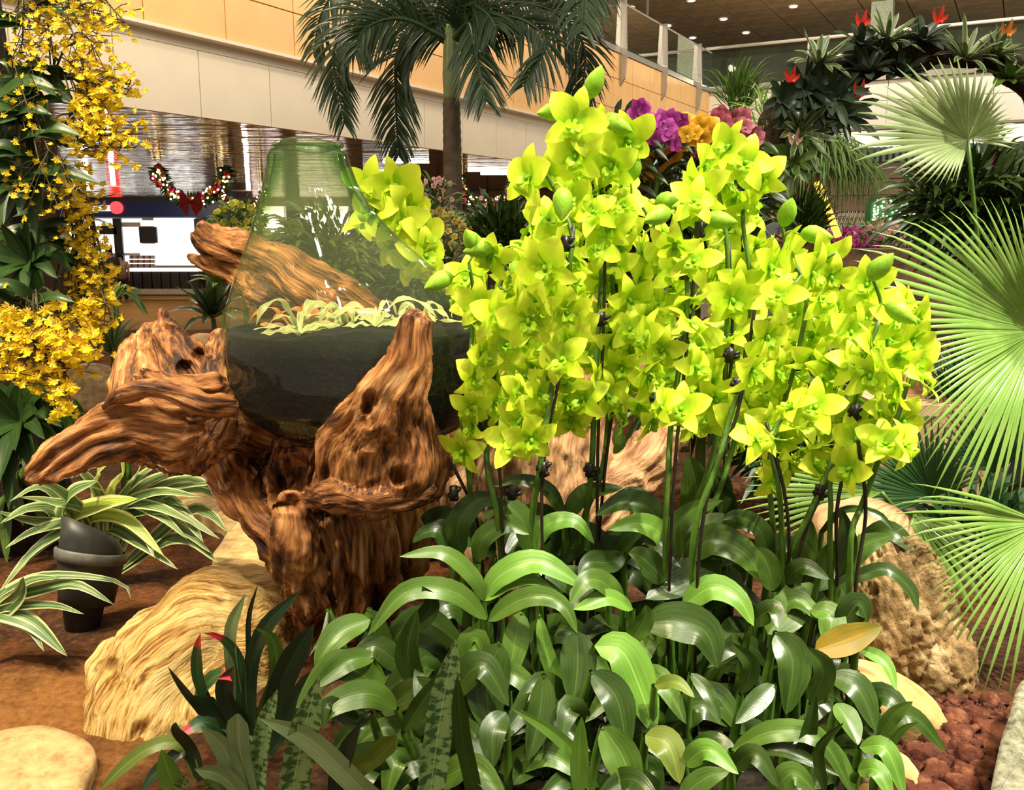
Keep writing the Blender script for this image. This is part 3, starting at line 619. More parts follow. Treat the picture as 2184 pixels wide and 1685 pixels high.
boulder('smooth_stone', 1885, 1500, 1.54, 140, 70, M_smooth, 'smooth pale yellow stone lying before the pitted limestone', 'boulder', ry=110, rough=0.08, seed=6, n=50, tilt=0.42, box_=2.6)
boulder('smooth_stone', 1890, 1690, 1.34, 75, 100, M_smooth, 'smooth pale stone half hidden under the foreground leaves', 'boulder', ry=80, rough=0.08, seed=16, n=40)
boulder('grey_rock', 205, 835, 4.3, 62, 62, M_grey, 'mossy brown rock between the yellow flowers and the driftwood arm', 'boulder', rough=0.2, seed=4, n=40, pits=0.12)
boulder('grey_rock', 190, 805, 5.0, 45, 30, M_pink, 'pale flat rock behind the driftwood hood', 'boulder', rough=0.15, seed=41, n=30)
boulder('grey_rock', 435, 745, 6.0, 40, 35, M_pink, 'small pinkish rock peeping over the driftwood hood', 'boulder', rough=0.15, seed=42, n=30)
blk = [(2105, 1720), (2128, 1600), (2150, 1530), (2190, 1440), (2330, 1430), (2330, 1800), (2090, 1800)]
slab_from_px('granite_block', blk, 0.12, 0.15, M_granite, 'grey granite kerb block beside the red lava rocks', 'stone')
# lava rocks
M_lava = rockmat('red_lava_rock', (0.05, 0.012, 0.006), (0.15, 0.042, 0.02), (0.36, 0.14, 0.07), 30, 1.0)
lav = []
for s in range(5):
    o = boulder('lava_rock', 1092, 842, 1.0, 20*F/1000, 16*F/1000, M_lava, None, None, rough=0.6, seed=20+s, n=12, box_=4.0, pits=0.25, ry=18*F/1000); me = o.data
    V = np.empty(len(me.vertices)*3); me.vertices.foreach_get('co', V); V = V.reshape(-1, 3)-np.array(at(1092, 842, 1.0)); me.vertices.foreach_set('co', V.ravel()); bpy.data.objects.remove(o); lav.append(me)
cnt = 0
LV_ = []
for k in range(5000):
    px = RND.uniform(1880, 2170); py = RND.uniform(1500, 1720)
    if px < 1960 and py < 1600: continue
    if px > 2090+(1685-py)*0.3: continue
    p = on(px, py, 0.018); s = RND.uniform(1.0, 1.6) if k < 500 else RND.uniform(0.45, 0.9)
    if py < 1545: s *= 0.7
    if any((p-a).length < 0.0145*(s+b) for a, b in LV_): continue
    LV_.append((p, s))
    M = Matrix.Translation(p+Vector((0, 0, RND.uniform(0, 0.01)))) @ Matrix.Rotation(RND.uniform(0, 6.28), 4, 'Z') @ Matrix.Rotation(RND.uniform(-1, 1), 4, 'X') @ Matrix.Diagonal((s, s*RND.uniform(0.8, 1.1), s*RND.uniform(0.7, 1), 1))
    tag(inst('lava_rock', RND.choice(lav), None, M), 'rough red brown lava rock in the gravel beside the granite kerb', 'rock', 'red lava rocks'); cnt += 1
    if cnt > 130: break
# ------------------------------------------------------------------ glass vessel
RINGS = [(310, 592, 722), (316, 578, 735), (328, 572, 740), (350, 571, 746), (400, 562, 765), (450, 551, 796), (500, 538, 842), (550, 521, 900), (600, 505, 955), (650, 491, 998), (700, 483, 1024), (750, 482, 1036), (800, 488, 1038), (850, 508, 1030), (885, 540, 1012), (910, 580, 985), (926, 630, 940), (934, 690, 880), (936, 770, 800)]
YV = 1.84
def vase_rings(inset=0.0, y0=0, y1=2000, bumpy=0.0):
    out = []
    for py, a, b in RINGS:
        if not (y0 <= py <= y1): continue
        L = at(a, py, YV); R = at(b, py, YV); c = (L+R)/2; out.append((c, max(0.004, (R-L).length/2-inset)))
    return out
def lathe(rings, ns, bump=0.0, close0=False, close1=True, dyf=0.93):
    V = []; Fc = []; UV = []
    n = len(rings)
    for i, (c, r) in enumerate(rings):
        for k in range(ns):
            q = 2*math.pi*k/ns; rr = r*(1+bump*math.sin(q*9+i*0.12)*math.exp(-i*0.06)+bump*0.6*math.sin(q*17+1.3))
            V.append(c+Vector((rr*math.cos(q), rr*dyf*math.sin(q), 0))); UV.append((k/ns, i/n))
    Fc = [(i*ns+k, i*ns+(k+1) % ns, (i+1)*ns+(k+1) % ns, (i+1)*ns+k) for i in range(n-1) for k in range(ns)]
    if close1: V.append(rings[-1][0].copy()); UV.append((0, 1)); Fc += [((n-1)*ns+k, (n-1)*ns+(k+1) % ns, len(V)-1) for k in range(ns)]
    if close0: V.append(rings[0][0].copy()); UV.append((0, 0)); Fc += [((k+1) % ns, k, len(V)-1) for k in range(ns)]
    return V, Fc, UV
def dense(r, m):
    C = catmull([c for c, _ in r], m); R = np.interp(np.linspace(0, 1, m+1), np.linspace(0, 1, len(r)), [x for _, x in r])
    Zs = [c.z for c, _ in r][::-1]; Rs = [x for _, x in r][::-1]; return [(c, float(np.interp(c.z, Zs, Rs))) for c in C]
def vesselmat():
    m, nt, out = newmat('green_blown_glass'); L = nt.links.new
    tc = N(nt, 'ShaderNodeTexCoord'); sx = N(nt, 'ShaderNodeSeparateXYZ'); L(tc.outputs['UV'], sx.inputs[0])
    mp = N(nt, 'ShaderNodeMapping'); mp.inputs['Scale'].default_value = (26, 2.0, 1); L(tc.outputs['UV'], mp.inputs[0])
    n = N(nt, 'ShaderNodeTexNoise'); n.inputs['Scale'].default_value = 1; n.inputs['Detail'].default_value = 3; L(mp.outputs[0], n.inputs[0])
    lw = N(nt, 'ShaderNodeLayerWeight'); lw.inputs[0].default_value = 0.35
    neck = ramp(nt, sx.outputs[1], [(0.0, (1, 1, 1)), (0.5, (0.12, 0.12, 0.12)), (1.0, (0.05, 0.05, 0.05))])   # the blown wall is thickest at the neck
    a = N(nt, 'ShaderNodeMath', operation='MULTIPLY'); L(lw.outputs['Facing'], a.inputs[0]); L(neck, a.inputs[1])
    st = N(nt, 'ShaderNodeMath', operation='MULTIPLY'); L(n.outputs[0], st.inputs[0]); L(neck, st.inputs[1])
    st2 = N(nt, 'ShaderNodeMath', operation='MULTIPLY'); st2.inputs[1].default_value = 0.55; L(st.outputs[0], st2.inputs[0])
    ad = N(nt, 'ShaderNodeMath', operation='ADD'); L(a.outputs[0], ad.inputs[0]); L(st2.outputs[0], ad.inputs[1])
    tint = ramp(nt, ad.outputs[0], [(0.0, (0.985, 0.992, 0.95)), (0.30, (0.92, 0.96, 0.84)), (0.52, (0.50, 0.70, 0.40)), (0.85, (0.07, 0.20, 0.10))])
    bp = N(nt, 'ShaderNodeBump'); bp.inputs['Strength'].default_value = 0.25; bp.inputs['Distance'].default_value = 0.01; L(n.outputs[0], bp.inputs['Height'])
    t = N(nt, 'ShaderNodeBsdfTransparent'); L(tint, t.inputs[0]); g = N(nt, 'ShaderNodeBsdfGlossy'); g.inputs['Roughness'].default_value = 0.03; L(bp.outputs[0], g.inputs['Normal'])
    g.inputs[0].default_value = (0.9, 1.0, 0.85, 1)
    l2 = N(nt, 'ShaderNodeLayerWeight'); l2.inputs[0].default_value = 0.5; L(bp.outputs[0], l2.inputs[1])
    p4 = N(nt, 'ShaderNodeMath', operation='POWER'); p4.inputs[1].default_value = 4.0; L(l2.outputs['Facing'], p4.inputs[0])
    sc_ = N(nt, 'ShaderNodeMath', operation='MULTIPLY_ADD'); sc_.inputs[1].default_value = 0.5; sc_.inputs[2].default_value = 0.03; L(p4.outputs[0], sc_.inputs[0])
    # a faint film painted into the upper glass, standing for bright reflections
    tr = N(nt, 'ShaderNodeBsdfTranslucent'); tr.inputs[0].default_value = (0.62, 0.78, 0.42, 1); df = N(nt, 'ShaderNodeBsdfDiffuse'); df.inputs[0].default_value = (0.62, 0.78, 0.42, 1)
    m0 = N(nt, 'ShaderNodeMixShader'); m0.inputs[0].default_value = 0.5; L(tr.outputs[0], m0.inputs[1]); L(df.outputs[0], m0.inputs[2])
    haze = ramp(nt, sx.outputs[1], [(0.0, (0.07, 0.07, 0.07)), (0.35, (0.06, 0.06, 0.06)), (0.62, (0.035, 0.035, 0.035)), (0.66, (0.0, 0.0, 0.0))])
    m1 = N(nt, 'ShaderNodeMixShader'); L(haze, m1.inputs[0]); L(t.outputs[0], m1.inputs[1]); L(m0.outputs[0], m1.inputs[2])
    mx = N(nt, 'ShaderNodeMixShader'); L(sc_.outputs[0], mx.inputs[0]); L(m1.outputs[0], mx.inputs[1]); L(g.outputs[0], mx.inputs[2]); L(mx.outputs[0], out.inputs[0]); return m
M_vessel = vesselmat()
vr = dense(vase_rings(0), 70)
vess = thing('glass_vessel', 'large green-tinted blown glass vessel slumped over the driftwood rib', 'glass vessel', vr[-1][0])
V_, F_, UV_ = lathe(vr, 96, 0.006); mobj('body', V_, F_, M_vessel, vess, UV_)
inner = dense(vase_rings(0.012, 318, 460), 24); V_, F_, UV_ = lathe(inner, 72, 0.01, close1=False); UV_ = [(a, b*0.45) for a, b in UV_]; mobj('inner_wall', V_, F_, M_vessel, vess, UV_)
c0, r0 = vr[0]; rimP = [c0+Vector(((r0+0.003)*math.cos(2*math.pi*k/48), (r0+0.003)*0.93*math.sin(2*math.pi*k/48), 0.0+0.003*math.sin(3*2*math.pi*k/48))) for k in range(49)]
V_, F_, UV_ = tube(rimP, 0.008, 8, False); UV_ = [(a*3, 0.0) for a, b in UV_]; mobj('rim', V_, F_, M_vessel, vess, UV_)
# soil inside
M_soil = rockmat('dark_potting_soil', (0.002, 0.0016, 0.0014), (0.008, 0.006, 0.005), (0.03, 0.024, 0.02), 90, 1.0)
sr = dense([(c, r) for c, r in vase_rings(0.008, 700, 2000)], 40); V_, F_, UV_ = lathe(sr, 72, 0.0)
V_ = [Vector(v) for v in V_]; top = sr[0]; n0 = 72
rng = []
for s in np.linspace(0.96, 0.05, 14):
    for k in range(72):
        q = 2*math.pi*k/72; x, y = math.cos(q)*s, math.sin(q)*s
        z = 0.012*math.sin(x*3+1)+0.03*x*(1-s)+0.012*(vnoise(np.array([[x*6+3, y*6, 1.0]]))[0]-0.5)+0.004*RND.random()
        rng.append(top[0]+Vector((x*top[1], y*top[1]*0.93, z)))
b0 = len(V_); V_ += rng; Fs = [(k, b0+k, b0+(k+1) % 72, (k+1) % 72) for k in range(72)]
Fs += [(b0+i*72+k, b0+(i+1)*72+k, b0+(i+1)*72+(k+1) % 72, b0+i*72+(k+1) % 72) for i in range(13) for k in range(72)]
V_.append(top[0].copy()); Fs += [(b0+13*72+k, len(V_)-1, b0+13*72+(k+1) % 72) for k in range(72)]
tag(mobj('potting_soil', V_, F_+Fs, M_soil), 'dark potting soil filling the lower half of the glass vessel', 'soil')
# ------------------------------------------------------------------ garden spotlight
M_black = plain('black_plastic', (0.028, 0.03, 0.028), 0.45, 0.3, 40)
M_ring = plain('worn_grey_ring', (0.11, 0.115, 0.105), 0.5, 0.3, 40)
sp0 = on(172, 1345, 0.0); sl_ = thing('garden_spotlight', 'black plastic garden spotlight tilted towards the driftwood', 'spotlight', sp0)
Yl = sp0.y
def lrings(lst, ns=28, slope=0.0):
    V = []; Fc = []
    for i, (px, py, r, tl) in enumerate(lst):
        c = at(px, py, Yl)
        for k in range(ns):
            q = 2*math.pi*k/ns; V.append(c+Vector((r*Yl/F*math.cos(q), r*Yl/F*math.sin(q), r*Yl/F*(math.cos(q)*tl-math.sin(q)*abs(tl)*1.6))))
    Fc = [(i*ns+k, i*ns+(k+1) % ns, (i+1)*ns+(k+1) % ns, (i+1)*ns+k) for i in range(len(lst)-1) for k in range(ns)]
    Fc += [tuple(range(ns-1, -1, -1))]; return V, Fc, None
V_, F_, _ = lrings([(176, 1340, 36, -.1), (178, 1288, 44, -.12), (184, 1284, 58, -.12), (190, 1240, 62, -.15), (194, 1192, 68, -.18), (196, 1160, 62, -.25), (193, 1128, 56, -.42), (193, 1128, 49, -.42), (193, 1165, 47, -.3)]); mobj('housing', V_, F_, M_black, sl_)
V_, F_, _ = lrings([(194, 1196, 69, -.15), (194, 1194, 74, -.15), (195, 1176, 74, -.17), (195, 1172, 69, -.17)]); mobj('collar', V_, F_[:-1], M_ring, sl_)
V_, F_, _ = lrings([(193, 1150, 46, -.3)]); mobj('lens', V_, [tuple(range(28))], emitter('spot_lens', (1, 0.85, 0.55), 10.0), sl_)
V_, F_, _ = tube([at(168, 1330, Yl), at(172, 1345, Yl), sp0+Vector((0, 0, -0.02))], 0.03, 12); mobj('knuckle', V_, F_, M_black, sl_)
lp = bpy.data.lights.new('garden_spot_lamp', 'SPOT'); lp.energy = 2.5; lp.spot_size = math.radians(80); lp.color = (1, 0.85, 0.55); lp.shadow_soft_size = 0.03
lo = bpy.data.objects.new('garden_spot_lamp', lp); COL.objects.link(lo); lo.location = at(194, 1122, Yl); lo.rotation_euler = (at(300, 930, 1.75)-lo.location).to_track_quat('-Z', 'Y').to_euler()
# ================================================================== GREEN ORCHIDS AND FOREGROUND LEAVES
def flower_mat(name, core, mid, edge, trans=0.35, rough=0.5):
    m, nt, out = newmat(name); L = nt.links.new
    tc = N(nt, 'ShaderNodeTexCoord'); sx = N(nt, 'ShaderNodeSeparateXYZ'); L(tc.outputs['UV'], sx.inputs[0])
    n = noise(nt, 14, 'Object', 3); a = N(nt, 'ShaderNodeMath', operation='MULTIPLY_ADD'); a.inputs[1].default_value = 0.35; L(n, a.inputs[0]); L(sx.outputs[1], a.inputs[2])
    col = ramp(nt, a.outputs[0], [(0.12, core), (0.5, mid), (1.15 if False else 1.0, edge)])
    return finish(m, nt, out, col, rough, 0.35, trans)
M_fl = flower_mat('lime_petal', (0.24, 0.52, 0.015), (0.58, 0.77, 0.02), (0.78, 0.88, 0.06))
M_bud = plain('green_bud', (0.30, 0.55, 0.03), 0.45, 0.2, 30, trans=0.2)
M_stem = plain('orchid_stem', (0.07, 0.15, 0.015), 0.45, 0.35, 25)
M_ped = plain('orchid_pedicel', (0.36, 0.58, 0.04), 0.45, 0.15, 25, trans=0.1)
M_stake = plain('dark_stake', (0.022, 0.014, 0.008), 0.4, 0.3, 40)
M_clip = plain('black_clip', (0.015, 0.012, 0.01), 0.35, 0.3, 40)
def tepal(mb, ang, ln, wd, cup, rec, rnd, prof=0.62, nu=7, nv=4, base=0.03, z0=0.0, ruff=0.0, side=0.15):
    ca, sa = math.cos(ang), math.sin(ang); V = []; UV = []; Fc = []
    for i in range(nu+1):
        t = i/nu; r = base+ln*t; z = z0+cup*math.sin(t*1.6)*ln-rec*t*t*ln
        ww = wd*0.5*max(0.02, math.sin(math.pi*min(1, t**prof*0.98+0.02))**0.62) if t < 1 else wd*0.03
        for k in range(nv+1):
            v = -1+2*k/nv; x = r*(1-0.12*rec*t); y = ww*v; zz = z+side*ww*(abs(v)**1.6)+ruff*math.sin(t*9+v*4+rnd)*ww
            V.append((x*ca-y*sa, x*sa+y*ca, zz)); UV.append((k/nv, t))
    m = nv+1; Fc = [(i*m+k, i*m+k+1, (i+1)*m+k+1, (i+1)*m+k) for i in range(nu) for k in range(nv)]
    mb.add(V, Fc, UV)
def dendro(seed):
    r = random.Random(seed); mb = MB(); op = r.uniform(0.75, 1.15); D = math.radians
    j = lambda a: r.uniform(-a, a)
    tepal(mb, D(90+j(10)), 0.46, 0.27, 0.30*op+j(.1), 0.3+j(.25), seed)
    for s in (-1, 1): tepal(mb, D(90-s*(66+j(6))), 0.47+j(.03), 0.37+j(.04), 0.25+j(.15), 0.35+j(.35), seed+s, 0.8, z0=0.012, ruff=0.07)
    for s in (-1, 1): tepal(mb, D(270+s*(38+j(6))), 0.45, 0.28, 0.30+j(.12), 0.35+j(.3), seed+2*s)
    tepal(mb, D(270+j(6)), 0.30, 0.25, 0.85, 1.25, seed+5, 0.85, z0=0.05, ruff=0.16, side=0.5)
    for s in (-1, 1): tepal(mb, D(270+s*55), 0.13, 0.13, 1.3, 0.3, seed+9, 0.7, z0=0.04, side=0.4, nu=4, nv=2)
    V, Fc, UV = tube([(0, 0.02, 0), (0, 0.0, 0.06), (0, -0.02, 0.11)], [0.05, 0.04, 0.025], 6); mb.add(V, Fc, [(0.5, 0.0)]*len(V))
    V, Fc, UV = tube([(0, 0, 0.02), (0, -0.03, -0.07), (0, -0.10, -0.13)], [0.035, 0.03, 0.022], 6); mb.add(V, Fc, [(0.5, 0.15)]*len(V))
    nl = 5*40; mb.uv = mb.uv[:nl]+[(a, b*0.4) for a, b in mb.uv[nl:]]
    o = mb.build('flower', M_fl); me = o.data; bpy.data.objects.remove(o); return me
FLM = [dendro(k) for k in range(14)]
def bud_mesh(mat, fat=0.32):
    V = []; Fc = []; n = 10; rs = [(0, .02), (.12, .6), (.3, .95), (.5, 1), (.72, .75), (.9, .35), (1, .03)]
    for t, r in rs: V += [(fat*.5*r*math.cos(2*math.pi*k/n), fat*.5*r*math.sin(2*math.pi*k/n)-0.12*t*t, t*0.55) for k in range(n)]
    Fc = [(i*n+k, i*n+(k+1) % n, (i+1)*n+(k+1) % n, (i+1)*n+k) for i in range(len(rs)-1) for k in range(n)]
    o = mobj('bud', V, Fc, mat); me = o.data; bpy.data.objects.remove(o); return me
BUDM = bud_mesh(M_bud)
def face_matrix(p, d, roll, s):
    """local +Z looks along d, +Y stays up, then roll"""
    d = Vector(d).normalized(); x = Vector((0, 0, 1)).cross(d)
    if x.length < 1e-3: x = Vector((1, 0, 0))
    x.normalize(); y = d.cross(x); R = Matrix((x, y, d)).transposed().to_4x4()
    return Matrix.Translation(p) @ R @ Matrix.Rotation(roll, 4, 'Z') @ Matrix.Scale(s, 4)
# spikes: name clue, Y, path in pixels from tip to the lowest point seen, stake tip (or None), clips
SP = [
 ('whose bud-tipped spike rises tallest of all', 1.62, [(1258, 205), (1250, 240), (1268, 295), (1280, 370), (1287, 480), (1280, 640), (1270, 800), (1262, 1000), (1250, 1120)], (1292, 385), [(1290, 388), (1281, 680), (1258, 1002)]),
 ('with a triple-clipped stem before the pale root', 1.50, [(1150, 345), (1190, 420), (1220, 500), (1215, 560), (1205, 640), (1190, 750), (1165, 900), (1150, 1010), (1135, 1130)], (1224, 480), [(1205, 520), (1193, 757), (1158, 1000)]),
 ('with drooping buds leaning over the glass vessel', 1.56, [(1072, 530), (1078, 560), (1062, 630), (1050, 700), (1052, 760), (1040, 900), (1040, 1000), (1062, 1110)], (1050, 610), [(1070, 660), (1030, 903), (1092, 1050)]),
 ('with a short spike against the glass vessel', 1.58, [(1000, 560), (1010, 640), (1000, 800), (985, 930), (1000, 1010), (1008, 1130)], (960, 980), [(968, 1052)]),
 ('whose stem passes the dark clip cluster above the root', 1.66, [(1395, 480), (1350, 420), (1312, 470), (1305, 560), (1310, 700), (1300, 850), (1285, 1000), (1240, 1130)], (1310, 500), [(1300, 700), (1262, 1010)]),
 ('with a pair of small buds beside a tall dark stake', 1.52, [(1440, 440), (1452, 500), (1462, 570), (1466, 650), (1452, 760), (1432, 900), (1425, 1010), (1420, 1120)], (1490, 490), [(1492, 490), (1460, 580), (1448, 738)]),
 ('whose crown of flowers stands below the maroon blooms', 1.60, [(1560, 310), (1530, 380), (1545, 470), (1552, 560), (1550, 700), (1545, 830), (1530, 930), (1505, 1020), (1470, 1130)], (1555, 520), [(1553, 640), (1556, 758)]),
 ('with two flowers turned to the ponytail palm', 1.64, [(1620, 360), (1590, 410), (1585, 480), (1600, 600), (1590, 760), (1575, 900), (1540, 1030), (1500, 1140)], None, [(1590, 640)]),
 ('with a slanting spike tied to a bare stake tip', 1.48, [(1780, 540), (1730, 570), (1680, 625), (1640, 700), (1595, 790), (1560, 880), (1530, 990), (1480, 1140)], (1612, 640), [(1572, 822)]),
 ('with a curled bud above the pond', 1.66, [(1668, 480), (1680, 540), (1720, 620), (1700, 760), (1660, 900), (1640, 1000), (1650, 1150)], None, [(1700, 775)]),
 ('whose spike leans out towards the big fan leaf', 1.52, [(1860, 590), (1880, 650), (1870, 700), (1840, 770), (1820, 880), (1785, 960), (1745, 1055), (1700, 1150), (1660, 1240)], (1845, 740), [(1822, 880), (1748, 1050)]),
 ('with one open star flower hanging by the dark fan leaf', 1.46, [(1950, 700), (1940, 800), (1900, 930), (1880, 965), (1860, 1020), (1835, 1085), (1815, 1150)], (1830, 940), []),
 ('with flowers low over the pink boulder', 1.50, [(1860, 880), (1830, 960), (1775, 1010), (1772, 1080), (1770, 1160)], (1810, 960), []),
 ('with a lowest spray nodding over the broad leaves', 1.50, [(1720, 880), (1660, 900), (1645, 960), (1660, 1040), (1668, 1150)], (1634, 900), []),
 ('flowering behind the neck of the glass vessel', 2.30, [(815, 390), (835, 430), (850, 500), (880, 560), (900, 620), (930, 800), (940, 1000)], None, []),
]
POLY = [(1200, 250), (1290, 275), (1350, 300), (1330, 400), (1400, 455), (1470, 445), (1495, 370), (1510, 335), (1560, 300), (1600, 320), (1635, 370), (1605, 440), (1600, 510), (1690, 530), (1790, 540), (1800, 570), (1750, 610), (1755, 660), (1800, 620), (1860, 600), (1900, 625), (1945, 650), (1965, 720), (1950, 790), (1965, 830), (1920, 870), (1940, 930), (1930, 960), (1895, 960), (1850, 990), (1830, 1020), (1770, 1010), (1700, 1000), (1640, 1030), (1595, 980), (1560, 925), (1500, 925), (1440, 890), (1400, 905), (1340, 890), (1290, 890), (1240, 915), (1190, 905), (1120, 955), (1080, 965), (1040, 910), (1000, 970), (960, 975), (955, 960), (1000, 910), (1000, 850), (995, 770), (1015, 720), (985, 660), (975, 600), (1015, 570), (1040, 540), (1100, 530), (1130, 470), (1100, 370), (1140, 340), (1200, 350), (1215, 300)]
def inpoly(x, y, P):
    c = False; n = len(P)
    for i in range(n):
        x1, y1 = P[i]; x2, y2 = P[i-1]
        if (y1 > y) != (y2 > y) and x < (x2-x1)*(y-y1)/(y2-y1)+x1: c = not c
    return c
r = random.Random(21); FLP = []
EXPL = [(1225, 262), (1335, 300), (1305, 350), (1228, 330), (1025, 650), (1205, 660), (1245, 850), (1090, 940), (1130, 380), (1165, 570), (1640, 570), (1625, 380), (1600, 790), (1525, 850), (1740, 870), (1925, 950), (1815, 1000), (1560, 640), (1855, 800), (1440, 520), (1590, 350), (1500, 400), (1010, 800), (990, 960), (1660, 930)]
for (x, y) in EXPL: FLP.append((x, y, 1))
tries = 0
while tries < 9000 and len(FLP) < 250:
    tries += 1; x = r.uniform(940, 1985); y = r.uniform(240, 1060)
    if not inpoly(x, y, POLY): continue
    if any((x-a)**2+(y-b)**2 < 36**2 for a, b, _ in FLP): continue
    FLP.append((x, y, 0))
back = [(790, 400, 1), (838, 400, 1), (868, 445, 1), (850, 470, 1), (902, 505, 1), (800, 450, 1), (905, 545, 1), (880, 560, 0), (840, 520, 0), (780, 470, 0), (930, 590, 0)]
PL = []; LEAFROOT = []
for k, (clue, Y, path, stk, clips) in enumerate(SP):
    low = at(path[-1][0], path[-1][1], Y+0.02); base = Vector((low.x+r.uniform(-.02, .02), Y+0.04, 0.0))
    pl = thing('orchid_plant', 'lime green orchid plant '+clue, 'orchid', base, 'lime green orchids'); PL.append(pl)
    pts = [at(x, y, Y+0.02*math.sin(i*1.7)) for i, (x, y) in enumerate(path)]+[low.lerp(base, 0.5)+Vector((0.01, 0, 0)), base]
    C = catmull(pts, 46); nC = len(C); mb = MB()
    V, Fc, UV = tube(C, [0.0028+0.0038*(i/nC)**0.6 for i in range(nC)], 8); mb.add(V, Fc)
    st = mb.build('flower_stem', M_stem, pl)
    if stk:
        sp_ = at(stk[0], stk[1], Y-0.006); b2 = base+Vector((0.02, -0.01, 0))
        j = [q for q in C if q.z < sp_.z]; mids = [j[len(j)//4]+Vector((0.009, -0.004, 0)), j[len(j)//2]+Vector((0.010, -0.003, 0))] if len(j) > 8 else []
        V, Fc, UV = tube(catmull([sp_]+mids+[b2], 20), 0.0032, 6); mobj('stake', V, Fc, M_stake, pl)
    for (x, y) in clips:
        c = at(x, y, Y-0.012); mb2 = MB(); rr = random.Random(x)
        for q in range(5):
            a = q*1.26+rr.random(); d = Vector((math.cos(a), -0.3, math.sin(a)*0.9))
            V, Fc, UV = tube([c+d*0.004, c+d*0.010, c+d*0.014+Vector((0.004, 0, 0.003))], [0.0045, 0.005, 0.003], 6); mb2.add(V, Fc)
        V, Fc, UV = tube([c+Vector((0, 0, -0.013)), c+Vector((0, 0, 0.013))], [0.0085, 0.0085], 8); mb2.add(V, Fc)
        mb2.build('clip', M_clip, pl)
    PL[-1] = (pl, st, C, Y, path)
SPEX = [[at(x, y, p[3]) for x, y in p[4]] for p in PL]
def nearest_spike(x, y, only=None):
    best = None
    for k, p in enumerate(PL):
        if only is not None and k != only: continue
        if only is None and k == 14: continue
        for i in range(len(p[4])-1):
            (x0, y0), (x1, y1) = p[4][i], p[4][i+1]; t = max(0, min(1, ((x-x0)*(x1-x0)+(y-y0)*(y1-y0))/max(1, (x1-x0)**2+(y1-y0)**2)))
            d = math.hypot(x0+(x1-x0)*t-x, y0+(y1-y0)*t-y)
            if best is None or d < best[0]: best = (d, k)
    return best[1]
PEDS = {}
def add_flower(x, y, main, only=None, bud=False, dirv=None, s=None):
    k = nearest_spike(x, y, only); pl, st, C, Y, path = PL[k]
    yy = Y+(r.uniform(-0.07, -0.03) if main else r.uniform(-0.06, 0.14))
    p = at(x, y, yy)
    att = min(C, key=lambda q: abs(q.z-(p.z+0.0))*1.0+abs(q.x-p.x)*0.4+(10 if q.z < 0.15 else 0)); 
    if dirv is None:
        out_ = Vector((p.x-att.x, 0, 0)); yaw = r.gauss(0, 0.75)+(0.6 if out_.x > 0.02 else -0.6 if out_.x < -0.02 else 0); pit = r.gauss(-0.12, 0.4)
        if main: yaw *= 0.6; pit = r.gauss(-0.05, 0.25)
        dirv = Vector((math.sin(yaw)*math.cos(pit), -math.cos(yaw)*math.cos(pit), math.sin(pit)))
    sc = (s or r.uniform(0.9, 1.15))*(0.108 if main else 0.098)
    if bud: inst('bud', BUDM, st, face_matrix(p, dirv, r.uniform(-.5, .5), sc*0.95)); bk_ = p
    else: inst('flower', r.choice(FLM), st, face_matrix(p, dirv, r.gauss(0, 0.25), sc)); bk_ = p-Vector(dirv).normalized()*0.012+Vector((0, 0, -0.009))
    mid = (bk_+att)*0.5+Vector((0, 0, -0.006 if not bud else 0.006))
    V, Fc, UV = tube(catmull([att, mid, bk_], 6), [0.0022, 0.002, 0.002, 0.002, 0.0018, 0.0018, 0.0018], 5, False); PEDS.setdefault(k, MB()).add(V, Fc)
for (x, y, m_) in FLP: add_flower(x, y, m_)
for (x, y, m_) in back: add_flower(x, y, m_, 14, s=1.5)
for (x, y, d) in ((1259, 212, (0.15, -0.2, 1)), (1212, 240, (-1, -0.3, 0.15)), (1285, 255, (1, -0.4, -0.2)), (968, 590, (-0.8, -0.4, -0.1)), (1020, 545, (-0.2, -0.4, 0.8)), (1060, 528, (-1, -0.2, 0.1)), (1120, 535, (1, -0.3, 0.0)), (1200, 400, (0, -0.6, -0.8)), (1395, 435, (0.9, -0.3, 0.3)), (1430, 455, (-0.8, -0.5, 0)), (1500, 470, (0.9, -0.3, 0.15)), (1670, 485, (0.1, -0.3, 0.9)), (1705, 500, (1, -0.3, 0.1)), (1345, 390, (0, -.3, 1)), (1090, 560, (0.5, -0.3, -0.5)), (1500, 440, (-1, -0.3, 0.2)), (1855, 600, (0.3, -0.3, 0.9)), (1885, 650, (0.6, -0.4, -0.2)), (1995, 1105, (0.9, -.2, -.3))):
    if x < 1990: add_flower(x, y, 1, None, True, d, 1.0)
for k, mb in PEDS.items():
    o = mb.build('pedicels', M_ped, PL[k][1]); o['kind'] = 'stuff'
